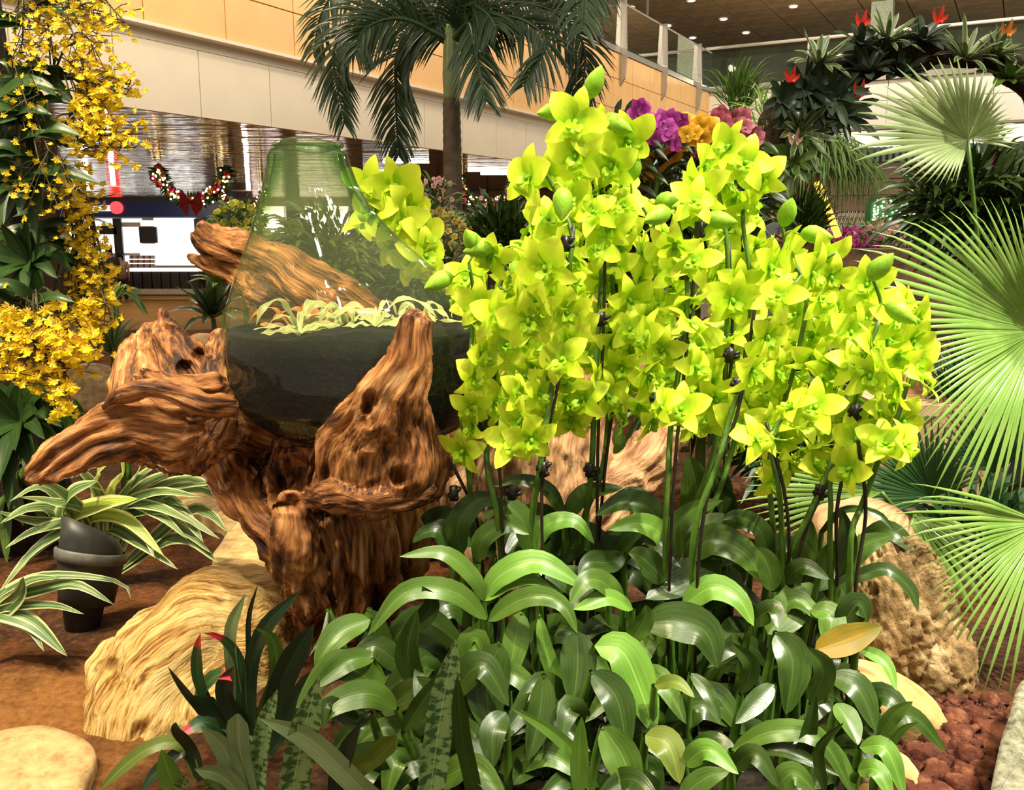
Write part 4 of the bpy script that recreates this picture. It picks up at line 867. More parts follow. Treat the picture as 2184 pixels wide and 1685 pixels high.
# ------------------------------------------------------------------ leaves
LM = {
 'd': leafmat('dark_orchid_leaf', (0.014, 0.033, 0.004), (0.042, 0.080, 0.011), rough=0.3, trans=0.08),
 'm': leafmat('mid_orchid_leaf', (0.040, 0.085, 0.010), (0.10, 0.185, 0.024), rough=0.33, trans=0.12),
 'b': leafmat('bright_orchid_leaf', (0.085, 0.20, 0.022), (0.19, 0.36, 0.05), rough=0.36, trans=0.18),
 'o': leafmat('olive_orchid_leaf', (0.08, 0.12, 0.015), (0.17, 0.22, 0.03), rough=0.4, trans=0.15),
 'y': leafmat('yellowing_leaf', (0.09, 0.12, 0.008), (0.27, 0.15, 0.008), rough=0.4, trans=0.15),
 's': leafmat('mottled_snake_leaf', (0.17, 0.28, 0.085), (0.29, 0.42, 0.15), rough=0.45, trans=0.05, band=(0.04, 0.11, 0.03)),
 'g': leafmat('grey_green_leaf', (0.14, 0.22, 0.085), (0.27, 0.36, 0.15), rough=0.45, trans=0.08),
 'k': leafmat('dark_strap_leaf', (0.008, 0.022, 0.010), (0.02, 0.05, 0.02), rough=0.35, trans=0.04),
 'r': leafmat('red_tipped_leaf', (0.02, 0.06, 0.02), (0.05, 0.12, 0.03), rough=0.4, trans=0.05, tip=((0.75, 0.03, 0.06), 0.86)),
}
def yb(py): return float(np.interp(py, [1000, 1100, 1200, 1300, 1400, 1500, 1600, 1700], [1.74, 1.66, 1.56, 1.47, 1.39, 1.31, 1.24, 1.17]))
# each leaf: pixels from base to tip, width in pixels, material, profile, extra depth of the tip
LV = [
 ([(1031, 1282), (1010, 1232), (945, 1180), (852, 1187)], 40, 'm'), ([(1031, 1276), (1067, 1228), (1149, 1200), (1258, 1260)], 62, 'b'), ([(1033, 1282), (1088, 1244), (1140, 1238), (1187, 1262)], 30, 'b'),
 ([(1039, 1322), (966, 1262), (864, 1264), (783, 1357)], 52, 'm'), ([(1041, 1325), (1092, 1288), (1149, 1272), (1202, 1293), (1232, 1352)], 50, 'm'), ([(1112, 1305), (1098, 1370), (1082, 1463)], 62, 'm'),
 ([(1066, 1370), (1040, 1450), (1040, 1510), (1052, 1570)], 100, 'd'), ([(1080, 1520), (1052, 1560), (1051, 1640)], 62, 'd'), ([(787, 1298), (812, 1386), (844, 1492)], 82, 'd'),
 ([(790, 1322), (735, 1345), (700, 1380), (672, 1428)], 66, 'm'), ([(800, 1400), (740, 1412), (661, 1471)], 52, 'm'), ([(846, 1512), (790, 1480), (715, 1500), (641, 1563)], 66, 'm'),
 ([(790, 1520), (760, 1540), (700, 1500), (690, 1560)], 40, 'd'),
 ([(1150, 1310), (1165, 1390), (1200, 1480), (1226, 1572)], 38, 'b'), ([(1258, 1690), (1235, 1620), (1175, 1560), (1088, 1508)], 34, 'b'), ([(1234, 1700), (1236, 1610), (1241, 1528)], 44, 'b'),
 ([(1230, 1345), (1232, 1420), (1222, 1505)], 84, 'd'), ([(1160, 1440), (1150, 1530), (1126, 1622)], 66, 'd'), ([(1132, 1185), (1120, 1120), (1075, 1078), (1028, 1108)], 58, 'm'),
 ([(1132, 1183), (1165, 1122), (1226, 1112), (1268, 1160)], 44, 'b'), ([(1205, 1108), (1169, 1046), (1108, 1024), (1051, 1038)], 34, 'd'), ([(1205, 1105), (1250, 1053), (1330, 1040)], 48, 'm'),
 ([(965, 1180), (937, 1135), (905, 1136), (880, 1158)], 44, 'd'), ([(986, 1183), (976, 1122), (1022, 1066), (1082, 1076)], 56, 'd'), ([(1020, 1200), (1030, 1150), (1080, 1120), (1130, 1140)], 48, 'm'),
 ([(1432, 1197), (1410, 1140), (1360, 1116), (1296, 1130)], 54, 'b'), ([(1444, 1200), (1440, 1130), (1482, 1086), (1542, 1067)], 50, 'm'), ([(1462, 1193), (1517, 1152), (1586, 1180), (1629, 1244)], 74, 'm'),
 ([(1535, 1198), (1480, 1225), (1430, 1250), (1377, 1278)], 80, 'd'), ([(1455, 1292), (1517, 1254), (1574, 1278), (1608, 1336)], 62, 'b'), ([(1375, 1330), (1440, 1325), (1505, 1350), (1531, 1426)], 92, 'd'),
 ([(1268, 1378), (1325, 1388), (1365, 1470), (1396, 1565)], 92, 'b'), ([(1262, 1432), (1315, 1490), (1338, 1610)], 76, 'd'), ([(1285, 1550), (1330, 1620), (1358, 1720)], 86, 'm'),
 ([(1376, 1568), (1425, 1590), (1450, 1672)], 70, 'o'), ([(1395, 1462), (1440, 1455), (1482, 1488)], 34, 'o'), ([(1474, 1436), (1510, 1480), (1537, 1545)], 36, 'd'),
 ([(1655, 1348), (1690, 1410), (1676, 1525)], 84, 'd'), ([(1650, 1460), (1610, 1500), (1568, 1544)], 48, 'd'), ([(1690, 1240), (1690, 1290), (1637, 1352)], 84, 'm', 'oval'),
 ([(1728, 1298), (1770, 1315), (1768, 1382)], 66, 'm', 'oval'), ([(1672, 1244), (1712, 1210), (1770, 1236)], 44, 'd'), ([(1706, 1225), (1718, 1170), (1730, 1108)], 54, 'm'), ([(1745, 1232), (1762, 1190), (1778, 1152)], 50, 'm'),
 ([(1789, 1230), (1806, 1160), (1796, 1085)], 46, 'd'), ([(1788, 1228), (1834, 1170), (1906, 1140)], 54, 'm'), ([(1788, 1250), (1842, 1225), (1894, 1216), (1941, 1258), (1958, 1305)], 32, 'd', 'strap'),
 ([(1752, 1135), (1800, 1088), (1870, 1096), (1908, 1134)], 16, 'd', 'strap'), ([(1738, 1388), (1820, 1360), (1882, 1335)], 70, 'y'), ([(1826, 1380), (1885, 1412), (1912, 1474)], 34, 'b'),
 ([(1770, 1440), (1830, 1470), (1868, 1560)], 66, 'd'), ([(1784, 1500), (1810, 1540), (1830, 1590)], 56, 'm'), ([(1874, 1570), (1905, 1525), (1947, 1496)], 40, 'm'), ([(1833, 1594), (1889, 1598), (1930, 1700)], 48, 'b'),
 ([(1829, 1644), (1870, 1644), (1905, 1710)], 48, 'b'), ([(1690, 1565), (1756, 1584), (1799, 1631), (1826, 1710)], 34, 'm'), ([(1560, 1600), (1647, 1560), (1749, 1578), (1822, 1700)], 52, 'm'), ([(1592, 1606), (1670, 1600), (1792, 1656)], 36, 'd'),
 ([(1458, 1630), (1509, 1600), (1576, 1652)], 54, 'b'), ([(1450, 1700), (1505, 1660), (1556, 1646)], 54, 'm'), ([(1640, 1700), (1690, 1650), (1740, 1690)], 60, 'm'), ([(1560, 1640), (1610, 1610), (1660, 1680)], 50, 'd'),
 ([(1300, 1265), (1262, 1240), (1230, 1270), (1225, 1300)], 50, 'd'), ([(1330, 1290), (1290, 1245), (1250, 1240), (1215, 1290)], 54, 'm'), ([(1350, 1300), (1300, 1275), (1255, 1290), (1222, 1300)], 40, 'b'), ([(1345, 1370), (1375, 1320), (1378, 1290)], 50, 'm'),
 ([(1470, 1110), (1485, 1050), (1470, 970)], 74, 'm'), ([(1500, 1120), (1540, 1050), (1530, 990)], 50, 'd'), ([(1560, 1120), (1545, 1060), (1520, 1010)], 46, 'd'), ([(1400, 1150), (1390, 1090), (1330, 1070), (1270, 1100)], 58, 'd'), ([(1400, 1110), (1360, 1060), (1310, 1055)], 50, 'd'),
 ([(1640, 1210), (1620, 1130), (1570, 1100), (1540, 1110)], 50, 'd'), ([(1530, 1130), (1580, 1110), (1640, 1150)], 48, 'd'), ([(1650, 1260), (1635, 1200), (1610, 1165)], 56, 'm'), ([(1480, 1180), (1500, 1130), (1545, 1095)], 60, 'g'),
 ([(1330, 1180), (1300, 1200), (1260, 1200), (1232, 1228)], 56, 'd'), ([(1420, 1240), (1370, 1190), (1340, 1180)], 66, 'd'), ([(1880, 1620), (1920, 1560), (1960, 1540)], 22, 'm'), ([(1760, 1690), (1745, 1600), (1800, 1540)], 30, 'd'),
 ([(905, 1480), (870, 1400), (890, 1300)], 60, 'd'), ([(880, 1350), (920, 1290), (900, 1250)], 44, 'd'), ([(860, 1560), (900, 1500), (960, 1420)], 44, 'd'), ([(700, 1300), (690, 1350), (660, 1400)], 10, 'd'),
 ([(1790, 1340), (1830, 1290), (1850, 1330)], 66, 'd'), ([(1600, 1330), (1650, 1300), (1660, 1340)], 50, 'd'), ([(1580, 1480), (1600, 1420), (1560, 1370)], 44, 'd'), ([(1730, 1500), (1755, 1430), (1720, 1380)], 60, 'd'), ([(1700, 1640), (1720, 1570), (1740, 1480)], 46, 'd'),
]
canes = {}
def add_leaf(item, extra=0.0, drop=0.05):
    P, wd, mk = item[:3]; prof = item[3] if len(item) > 3 else 'lance'
    Y0 = yb(P[0][1])+extra; n = len(P); droop = P[-1][1] > P[0][1]-10
    pts = [at(x, y, Y0-drop*(i/(n-1))*(1.2 if droop else 0.3)) for i, (x, y) in enumerate(P)]
    lowz = min(p.z for p in pts)
    if lowz < 0.005: pts = [p+Vector((0, 0, max(0, 0.006-p.z))) for p in pts]
    chord = pts[-1]-pts[0]; nh = Vector((0, -0.75, 0.66)) if abs(chord.z) < 0.75*chord.length else Vector((r.uniform(-.25, .25), -1, 0.25))
    V, Fc, UV = strip(pts, wd*Y0/F*1.02, prof, nh, nu=14, nv=6, fold=r.uniform(0.12, 0.34), wave=0.05, ph=r.random()*6, twist=r.uniform(-.25, .25))
    k = min(range(14), key=lambda j: (PL[j][0].location-Vector((pts[0].x, pts[0].y, 0))).length)
    o = mobj('leaf', V, Fc, LM[mk], PL[k][0], UV); canes.setdefault(k, []).append(pts[0]); return o
for it in LV: add_leaf(it)
# leaves in the dark of the clump, behind the ones seen whole
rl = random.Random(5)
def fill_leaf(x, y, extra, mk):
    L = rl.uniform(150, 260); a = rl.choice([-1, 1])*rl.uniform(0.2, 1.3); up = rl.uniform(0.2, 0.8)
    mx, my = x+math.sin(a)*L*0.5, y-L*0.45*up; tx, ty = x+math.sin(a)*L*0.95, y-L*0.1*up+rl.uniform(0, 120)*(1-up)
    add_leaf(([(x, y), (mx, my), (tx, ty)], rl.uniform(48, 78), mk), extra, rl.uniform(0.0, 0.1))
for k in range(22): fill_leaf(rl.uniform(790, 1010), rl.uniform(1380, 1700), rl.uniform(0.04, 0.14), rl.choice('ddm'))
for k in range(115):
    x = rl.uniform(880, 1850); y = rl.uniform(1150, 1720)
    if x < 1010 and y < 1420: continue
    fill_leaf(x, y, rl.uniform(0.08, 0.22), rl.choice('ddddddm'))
for k, pts in canes.items():
    mb = MB()
    for p in pts:
        b = Vector((p.x*0.85+PL[k][0].location.x*0.15+rl.uniform(-.015, .015), p.y+0.03, -0.01))
        if p.z > 0.04:
            V, Fc, UV = tube(catmull([p, p.lerp(b, 0.5)+Vector((rl.uniform(-.01, .01), 0.01, 0)), b], 5), [0.005, 0.007, 0.008, 0.008, 0.008, 0.008], 6, False); mb.add(V, Fc)
    if mb.v: mb.build('canes', M_stem, PL[k][0])
# snake plants and strap-leaved bromeliad at the foot
def plant(name, label, cat, base, leaves, group=None, drop=0.04, extra=0.0, nh=None, fold=0.2, ybase=None):
    t = thing(name, label, cat, base, group)
    for it in leaves:
        P, wd, mk = it[:3]; prof = it[3] if len(it) > 3 else 'strap'; Y0 = (ybase or base[1]); n = len(P)
        dd = it[4] if len(it) > 4 else drop
        pts = [at(x, y, Y0-dd*(i/(n-1))) for i, (x, y) in enumerate(P)]
        pts = [Vector((p.x, p.y, max(p.z, 0.004))) for p in pts]
        chord = pts[-1]-pts[0]; nn_ = nh or (Vector((0, -0.7, 0.7)) if abs(chord.z) < 0.7*chord.length else Vector((rl.uniform(-.3, .3), -1, 0.2)))
        if (pts[0]-t.location).length > 0.03: pts = [Vector(base).lerp(pts[0], 0.15)]+pts
        V, Fc, UV = strip(pts, wd*Y0/F, prof, nn_, nu=16, nv=6, fold=fold, wave=0.03, ph=rl.random()*6); mobj('leaf', V, Fc, (LM[mk] if isinstance(mk, str) else mk), t, UV)
    return t
def gb(px, Y): p = at(px, 1200, Y); return Vector((p.x, Y, 0.0))
plant('snake_plant', 'mottled snake plant with one broad upright banded leaf before the orchids', 'snake plant', gb(915, 1.20), [([(915, 1730), (932, 1580), (950, 1470), (972, 1364)], 66, 's'), ([(1010, 1720), (985, 1560), (975, 1440)], 40, 'd'), ([(758, 1665), (800, 1610), (846, 1570)], 50, 'o', 'blunt')])
plant('snake_plant', 'grey green snake plant with a leaf slanting across its neighbours', 'snake plant', gb(800, 1.12), [([(815, 1740), (730, 1640), (650, 1570), (552, 1532)], 60, 'g'), ([(640, 1720), (640, 1600), (680, 1440)], 70, 's'), ([(720, 1700), (740, 1600), (770, 1540)], 40, 'k')])
plant('snake_plant', 'snake plant cluster of short mottled leaves beside the swirled boulder', 'snake plant', gb(510, 1.20), [([(530, 1700), (512, 1600), (508, 1522)], 52, 'g', 'blunt'), ([(548, 1690), (562, 1560), (592, 1470)], 42, 's'), ([(520, 1720), (480, 1600), (428, 1548)], 50, 'g'), ([(540, 1740), (480, 1660), (415, 1640)], 56, 'g'), ([(500, 1760), (460, 1680), (440, 1660)], 50, 's')])
plant('snake_plant', 'small bright green snake plant with a curled pointed leaf', 'snake plant', gb(385, 1.18), [([(400, 1740), (365, 1660), (344, 1598)], 52, 'b'), ([(420, 1740), (390, 1690), (400, 1650)], 46, 's')])
plant('strap_plant', 'low dark strap-leaved plant arching over the foot of the swirled boulder', 'plant', gb(400, 1.34), [([(392, 1590), (330, 1590), (270, 1630), (212, 1686)], 34, 'o'), ([(400, 1600), (340, 1640), (300, 1690)], 30, 'k'), ([(410, 1600), (380, 1560), (375, 1540)], 30, 'k')])
plant('red_tip_bromeliad', 'dark bromeliad with red leaf tips before the driftwood stump', 'bromeliad', gb(545, 1.42), [
    ([(534, 1545), (538, 1412), (572, 1330), (640, 1262)], 36, 'k'), ([(575, 1550), (612, 1430), (670, 1330)], 56, 'k'), ([(470, 1540), (426, 1455), (421, 1390), (428, 1350)], 28, 'r'), ([(520, 1530), (512, 1412), (473, 1360), (432, 1350)], 26, 'r'),
    ([(510, 1500), (492, 1356), (524, 1266)], 32, 'g'), ([(538, 1480), (530, 1330), (550, 1246)], 12, 'k'), ([(435, 1490), (465, 1440), (495, 1452)], 38, 'r'), ([(470, 1560), (409, 1490), (358, 1422)], 24, 'k'), ([(560, 1530), (590, 1440), (580, 1360), (545, 1340)], 34, 'm'),
    ([(500, 1560), (430, 1500), (400, 1480)], 40, 'k'), ([(490, 1570), (440, 1540), (380, 1570)], 40, 'r'), ([(600, 1560), (640, 1480), (690, 1420)], 40, 'k'), ([(520, 1560), (480, 1480), (500, 1420)], 44, 'k')], drop=0.05)
# ================================================================== OTHER PLANTS
rp = random.Random(33)
LM.update({
 'v': leafmat('variegated_dracaena_leaf', (0.05, 0.13, 0.035), (0.12, 0.23, 0.06), edge=(0.62, 0.66, 0.34), edgew=0.13, rough=0.4, trans=0.2),
 'vlit': leafmat('lit_variegated_leaf', (0.25, 0.38, 0.04), (0.42, 0.52, 0.08), edge=(0.75, 0.75, 0.30), edgew=0.16, rough=0.4, trans=0.3),  # copy of the dracaena leaf with the spotlight's brightness painted in
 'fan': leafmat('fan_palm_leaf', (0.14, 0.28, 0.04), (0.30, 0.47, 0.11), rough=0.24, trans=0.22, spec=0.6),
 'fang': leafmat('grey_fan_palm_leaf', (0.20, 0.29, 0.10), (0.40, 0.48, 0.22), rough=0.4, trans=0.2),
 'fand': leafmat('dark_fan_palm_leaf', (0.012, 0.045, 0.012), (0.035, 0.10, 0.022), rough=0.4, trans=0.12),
 'palm': leafmat('palm_leaflet', (0.014, 0.035, 0.013), (0.045, 0.085, 0.03), rough=0.35, trans=0.1, spec=0.5),
 'c': leafmat('cream_edged_leaf', (0.02, 0.06, 0.016), (0.05, 0.12, 0.03), edge=(0.40, 0.42, 0.20), edgew=0.10, rough=0.4, trans=0.12),
 'on': leafmat('oncidium_leaf', (0.012, 0.036, 0.007), (0.036, 0.085, 0.015), rough=0.38, trans=0.15),
 'pony': leafmat('ponytail_leaf', (0.05, 0.11, 0.022), (0.15, 0.24, 0.055), rough=0.4, trans=0.15),
 'bd': leafmat('dark_bromeliad_leaf', (0.018, 0.032, 0.018), (0.055, 0.08, 0.045), rough=0.35, trans=0.08),
 'lime': leafmat('pale_terrarium_leaf', (0.30, 0.36, 0.08), (0.50, 0.52, 0.18), edge=(0.72, 0.68, 0.36), edgew=0.1, trans=0.3),
 'rust': leafmat('rust_terrarium_leaf', (0.40, 0.12, 0.02), (0.62, 0.25, 0.05), trans=0.2),
})
M_bark = rockmat('dark_bark', (0.008, 0.005, 0.003), (0.03, 0.018, 0.01), (0.08, 0.05, 0.025), 30, 1.0)
M_trunk = plain('ringed_palm_trunk', (0.075, 0.05, 0.03), 0.7, 0.5, 12, bump=0.6)
M_shaft = plain('green_crownshaft', (0.16, 0.20, 0.07), 0.4, 0.25, 6)
def tubeobj(name, P, R, mat, parent=None, ns=12, n=None):
    V, Fc, UV = tube(catmull(P, n or max(6, len(P)*5)), R if not isinstance(R, (list, tuple)) else list(np.interp(np.linspace(0, 1, (n or max(6, len(P)*5))+1), np.linspace(0, 1, len(R)), R)), ns); return mobj(name, V, Fc, mat, parent, UV)
# ------------------------------------------------------------------ variegated dracaenas by the spotlight
YA = 2.2
plant('variegated_dracaena', 'cream-striped dracaena spreading around the garden spotlight', 'dracaena', gb(215, YA), [
 ([(150, 1116), (214, 1078), (294, 1064)], 55, 'vlit', 'lance'), ([(140, 1122), (150, 1056), (209, 1026)], 57, 'v', 'lance'), ([(125, 1100), (62, 1085), (0, 1117)], 42, 'v', 'lance'), ([(310, 1068), (385, 1090), (434, 1157)], 47, 'v', 'lance'),
 ([(190, 1113), (268, 1108), (350, 1186)], 37, 'vlit', 'lance'), ([(390, 1098), (445, 1095), (484, 1134)], 37, 'v', 'lance'), ([(340, 1160), (405, 1152), (464, 1200)], 37, 'v', 'lance'), ([(214, 1056), (205, 1015), (240, 980)], 42, 'vlit', 'lance'), ([(240, 1056), (265, 1010), (258, 975)], 40, 'vlit', 'lance'),
 ([(270, 1060), (295, 1010), (306, 975)], 32, 'v', 'lance'), ([(300, 1060), (380, 1038), (470, 1030)], 25, 'v', 'lance'), ([(320, 1070), (440, 1045), (505, 1120)], 32, 'v', 'lance'), ([(280, 1060), (360, 1010), (440, 1000)], 27, 'v', 'lance'), ([(250, 1090), (330, 1080), (420, 1120)], 30, 'v', 'lance'), ([(180, 1120), (80, 1130), (10, 1170)], 32, 'v', 'lance'), ([(170, 1130), (90, 1160), (20, 1230)], 30, 'v', 'lance'), ([(230, 1090), (300, 1130), (330, 1190)], 27, 'v', 'lance'), ([(260, 1080), (340, 1100), (400, 1150)], 27, 'v', 'lance'), ([(200, 1100), (110, 1070), (40, 1060)], 30, 'v', 'lance'), ([(150, 1130), (60, 1110), (-10, 1090)], 30, 'v', 'lance'), ([(190, 1110), (120, 1040), (60, 1020)], 30, 'v', 'lance'), ([(240, 1100), (330, 1050), (430, 1060)], 30, 'v', 'lance'), ([(260, 1110), (360, 1090), (470, 1150)], 30, 'v', 'lance'), ([(230, 1130), (300, 1160), (380, 1215)], 28, 'v', 'lance'), ([(280, 1080), (400, 1020), (490, 1070)], 26, 'v', 'lance'), ([(150, 1140), (70, 1180), (0, 1260)], 28, 'v', 'lance'), ([(170, 1110), (90, 1040), (20, 1070)], 28, 'v', 'lance'), ([(220, 1080), (180, 1010), (120, 990)], 28, 'v', 'lance'), ([(250, 1080), (320, 1000), (380, 985)], 26, 'v', 'lance'), ([(300, 1090), (390, 1130), (450, 1180)], 30, 'v', 'lance')], drop=0.12)
plant('variegated_dracaena', 'cream-striped dracaena arching before the foot of the garden spotlight', 'dracaena', gb(-40, 1.75), [
 ([(-30, 1310), (62, 1326), (144, 1400)], 47, 'v', 'lance'), ([(-30, 1300), (95, 1256), (166, 1248), (244, 1290)], 35, 'v', 'lance'), ([(-20, 1300), (60, 1240), (130, 1232)], 32, 'v', 'lance'), ([(-20, 1330), (40, 1270), (50, 1230)], 50, 'v', 'lance'), ([(-20, 1320), (60, 1340), (95, 1390)], 27, 'v', 'lance'), ([(-20, 1310), (100, 1290), (180, 1310)], 25, 'v', 'lance'), ([(-30, 1300), (80, 1230), (250, 1240), (280, 1280)], 22, 'v', 'lance')], drop=0.06)
def rosette(name, label, cat, c, R, n, mk, width, group=None, stem=False, up=0.5, droop=0.3, prof='strap', tipm=None, seed=0, tilt=(0, -0.3, 1), nu=8):
    t = thing(name, label, cat, c, group); q = random.Random(seed*7+n); ax = Vector(tilt).normalized()
    
    if stem: tubeobj('stem', [Vector((c[0], c[1], -.01)), Vector((c[0]+.01, c[1], c[2]*.5)), Vector(c)], .009, M_stem, t, 6)
    x = ax.cross(Vector((0, 1, 0.1))); x.normalize(); y = ax.cross(x)
    for k in range(n):
        a = k*2.39996+q.uniform(-.2, .2); f = (k+1)/n; el = up*(1.35-f)+q.uniform(-.1, .1); d = (x*math.cos(a)+y*math.sin(a)); L = R*q.uniform(0.75, 1.1)
        p1 = Vector(c)+(d*math.cos(el)+ax*math.sin(el))*L*0.5; p2 = Vector(c)+(d*math.cos(el)+ax*math.sin(el))*L*0.95+Vector((0, 0, -droop*L*f))
        V, Fc, UV = strip([Vector(c), p1, p2], width*q.uniform(.85, 1.1), prof, ax+d*-0.2, nu=nu, nv=4, fold=0.25)
        mk_ = tipm if (tipm and k >= n-max(2, n//7) and False) else mk
        mobj('leaf', V, Fc, LM[mk_], t, UV)
    return t
rosette('small_dracaena', 'small green dracaena behind the driftwood hood beside the yellow flowers', 'dracaena', at(240, 755, 3.0), 0.19, 22, 'c', 0.022, up=1.0, prof='lance', seed=1, stem=True)
rosette('leafy_plant', 'dark leafy plant growing between the driftwood hood and the glass vessel', 'plant', at(455, 680, 3.3), 0.2, 26, 'd', 0.034, up=1.0, prof='lance', seed=2, stem=True)
rosette('leafy_plant', 'dark leafy plant under the broken end of the driftwood log', 'plant', at(470, 610, 3.8), 0.2, 24, 'm', 0.03, up=1.0, prof='lance', seed=3, stem=True)
rosette('leafy_plant', 'trailing green plant dangling beneath the yellow flower column', 'plant', at(245, 640, 3.2), 0.14, 14, 'm', 0.022, up=0.6, droop=0.9, prof='lance', seed=4, stem=True)
# ------------------------------------------------------------------ column of yellow oncidium orchids
post = tubeobj('tree_column', [Vector((-1.46, 2.55, -0.02)), Vector((-1.47, 2.55, 0.8)), Vector((-1.50, 2.55, 1.6)), Vector((-1.52, 2.55, 2.3))], [0.16, 0.13, 0.12, 0.12], M_bark, None, 20, 30)
tag(post, 'dark mossy tree column hung with yellow orchids', 'tree trunk')
M_onc = plain('yellow_lip', (0.92, 0.67, 0.008), 0.45, 0.12, 30, trans=0.3)
M_oncb = plain('brownish_yellow_sepal', (0.72, 0.44, 0.03), 0.5, 0.3, 30, trans=0.25)
M_oncs = plain('brown_spray_stem', (0.05, 0.04, 0.012), 0.5, 0.3, 30)
def onc_verts(seed):
    q = random.Random(seed); V = [(0, 0, 0.05)]; n = 9
    for k in range(n):
        a = math.radians(200+140*k/(n-1)); rr = 0.5*(0.86+0.14*math.cos((k-4)*1.5))*(0.8 if k == 4 else 1); V.append((rr*math.cos(a)*1.05, rr*math.sin(a)*0.95-0.02, 0.10+0.05*math.sin(k*2.1)))
    Fc = [(0, k, k+1) for k in range(1, n)]; mi = [0]*len(Fc)
    for a in (90, 35, 145, 5, 175):
        ar = math.radians(a+q.uniform(-8, 8)); b = len(V); c, s = math.cos(ar), math.sin(ar); L = 0.34
        V += [(0, 0, 0.02), (L*.5*c-.07*s, L*.5*s+.07*c, 0.03), (L*c, L*s, -0.04), (L*.5*c+.07*s, L*.5*s-.07*c, 0.03)]; Fc.append((b, b+3, b+2, b+1)); mi.append(1)
    return V, Fc, mi
OV = [onc_verts(k) for k in range(3)]; OM = []
for V, Fc, mi in OV:
    o = mobj('flower', V, Fc, [M_onc, M_oncb], smooth=False); me = o.data; me.polygons.foreach_set('material_index', mi); bpy.data.objects.remove(o); OM.append(me)
ONC = [ # label clue, root px, Y, clusters (x,y,rx,ry,n), scale
 ('crowding the top of the dark tree column', (60, -40), 2.35, [(130, 30, 130, 60, 95), (60, 110, 60, 60, 26), (210, 40, 70, 45, 40)], 0.85, 8),
 ('spilling out beside the cream fascia panels', (110, 170), 2.4, [(195, 130, 45, 70, 62), (205, 215, 50, 55, 80), (265, 180, 40, 40, 22), (100, 90, 40, 50, 14)], 0.95, 7),
 ('reaching sideways towards the hanging wreath', (120, 300), 2.4, [(200, 290, 50, 60, 80), (265, 300, 45, 50, 26), (160, 250, 50, 50, 26)], 0.9, 6),
 ('with small pale blooms on the dark trunk', (30, 250), 2.3, [(45, 210, 45, 110, 22), (60, 370, 55, 80, 24), (130, 400, 45, 60, 22)], 0.75, 12),
 ('hanging in front of the lit shop', (140, 430), 2.5, [(165, 430, 40, 60, 60), (180, 510, 42, 60, 90), (190, 600, 48, 55, 120)], 0.9, 6),
 ('in a dense golden drift above the small dracaena', (150, 560), 2.45, [(195, 660, 45, 45, 80), (150, 690, 50, 40, 60)], 1.05, 5),
 ('in the lowest bright cluster over the mossy rock', (70, 640), 2.2, [(60, 710, 75, 50, 95), (150, 735, 60, 45, 80), (90, 790, 80, 40, 60), (130, 845, 28, 40, 24), (20, 690, 40, 60, 34)], 1.2, 7),
]
for i, (clue, (rx_, ry_), Y, cl_, sc, nl) in enumerate(ONC):
    c = at(rx_, ry_, Y+0.1); t = thing('oncidium_orchid', 'yellow oncidium orchid '+clue, 'orchid', c, 'yellow oncidium orchids'); q = random.Random(100+i)
    mbs = MB(); rest = ([], [], []); nf = 0
    for (x, y, ax_, ay_, n) in cl_:
        nb = max(3, n//12); brs = []
        for b in range(nb):
            ex, ey = x+q.uniform(-.9, .9)*ax_, y+q.uniform(-.9, .9)*ay_; P = [c, at((rx_+ex)/2, min(ry_, ey)-q.uniform(0, 40)+20, Y-0.02), at(ex, ey, Y-q.uniform(0, .1))]
            C = catmull(P, 10); brs.append(C); V, Fc, UV = tube(C, 0.0022, 5, False); mbs.add(V, Fc)
        for k in range(int(n*1.55)):
            fx, fy = x+q.gauss(0, 0.55)*ax_, y+q.gauss(0, 0.55)*ay_
            if fx < -30 or fx > 318: continue
            p = at(fx, fy, Y+q.uniform(-0.14, 0.06)); s = 0.027*sc*q.uniform(.75, 1.25)
            d = Vector((q.gauss(0.1, .6), -1, q.gauss(0.0, .5))); M = face_matrix(p, d, q.gauss(0, .4), s)
            if k < n*0.5 and nf < 46: inst('flower', q.choice(OM), t, M); nf += 1
            else:
                V, Fc, mi = q.choice(OV); b0 = len(rest[0]); rest[0].extend([tuple(M @ Vector(v)) for v in V]); rest[1].extend([tuple(a+b0 for a in f) for f in Fc]); rest[2].extend(mi)
            if q.random() < 0.5:
                bt = min(q.choice(brs), key=lambda z: (z-p).length); V, Fc, UV = tube([bt, (bt+p)/2+Vector((0, 0, .004)), p], 0.0012, 4, False); mbs.add(V, Fc)
    o = mobj('small_flowers', rest[0], rest[1], [M_onc, M_oncb], t, smooth=False); o.data.polygons.foreach_set('material_index', rest[2]); o['kind'] = 'stuff'
    mbs.build('spray_stems', M_oncs, t)
    for k in range(nl):
        bx, by = rx_+q.uniform(-60, 60), ry_+q.uniform(-30, 130); L = q.uniform(90, 170); a = q.uniform(-2.6, 0.6); sgn = 1 if (q.random() < 0.7 and bx < 60) else -1
        P = [at(bx, by, Y+0.02), at(bx+sgn*L*.5, by+math.sin(a)*L*.35, Y-0.05), at(bx+sgn*L, by+math.sin(a)*L*.4+L*.15, Y-0.06)]
        V, Fc, UV = strip(P, q.uniform(26, 44)*Y/F, 'lance', (q.uniform(-.3, .3), -.8, .6), nu=10, nv=4, fold=0.3); mobj('leaf', V, Fc, LM['on'], t, UV)
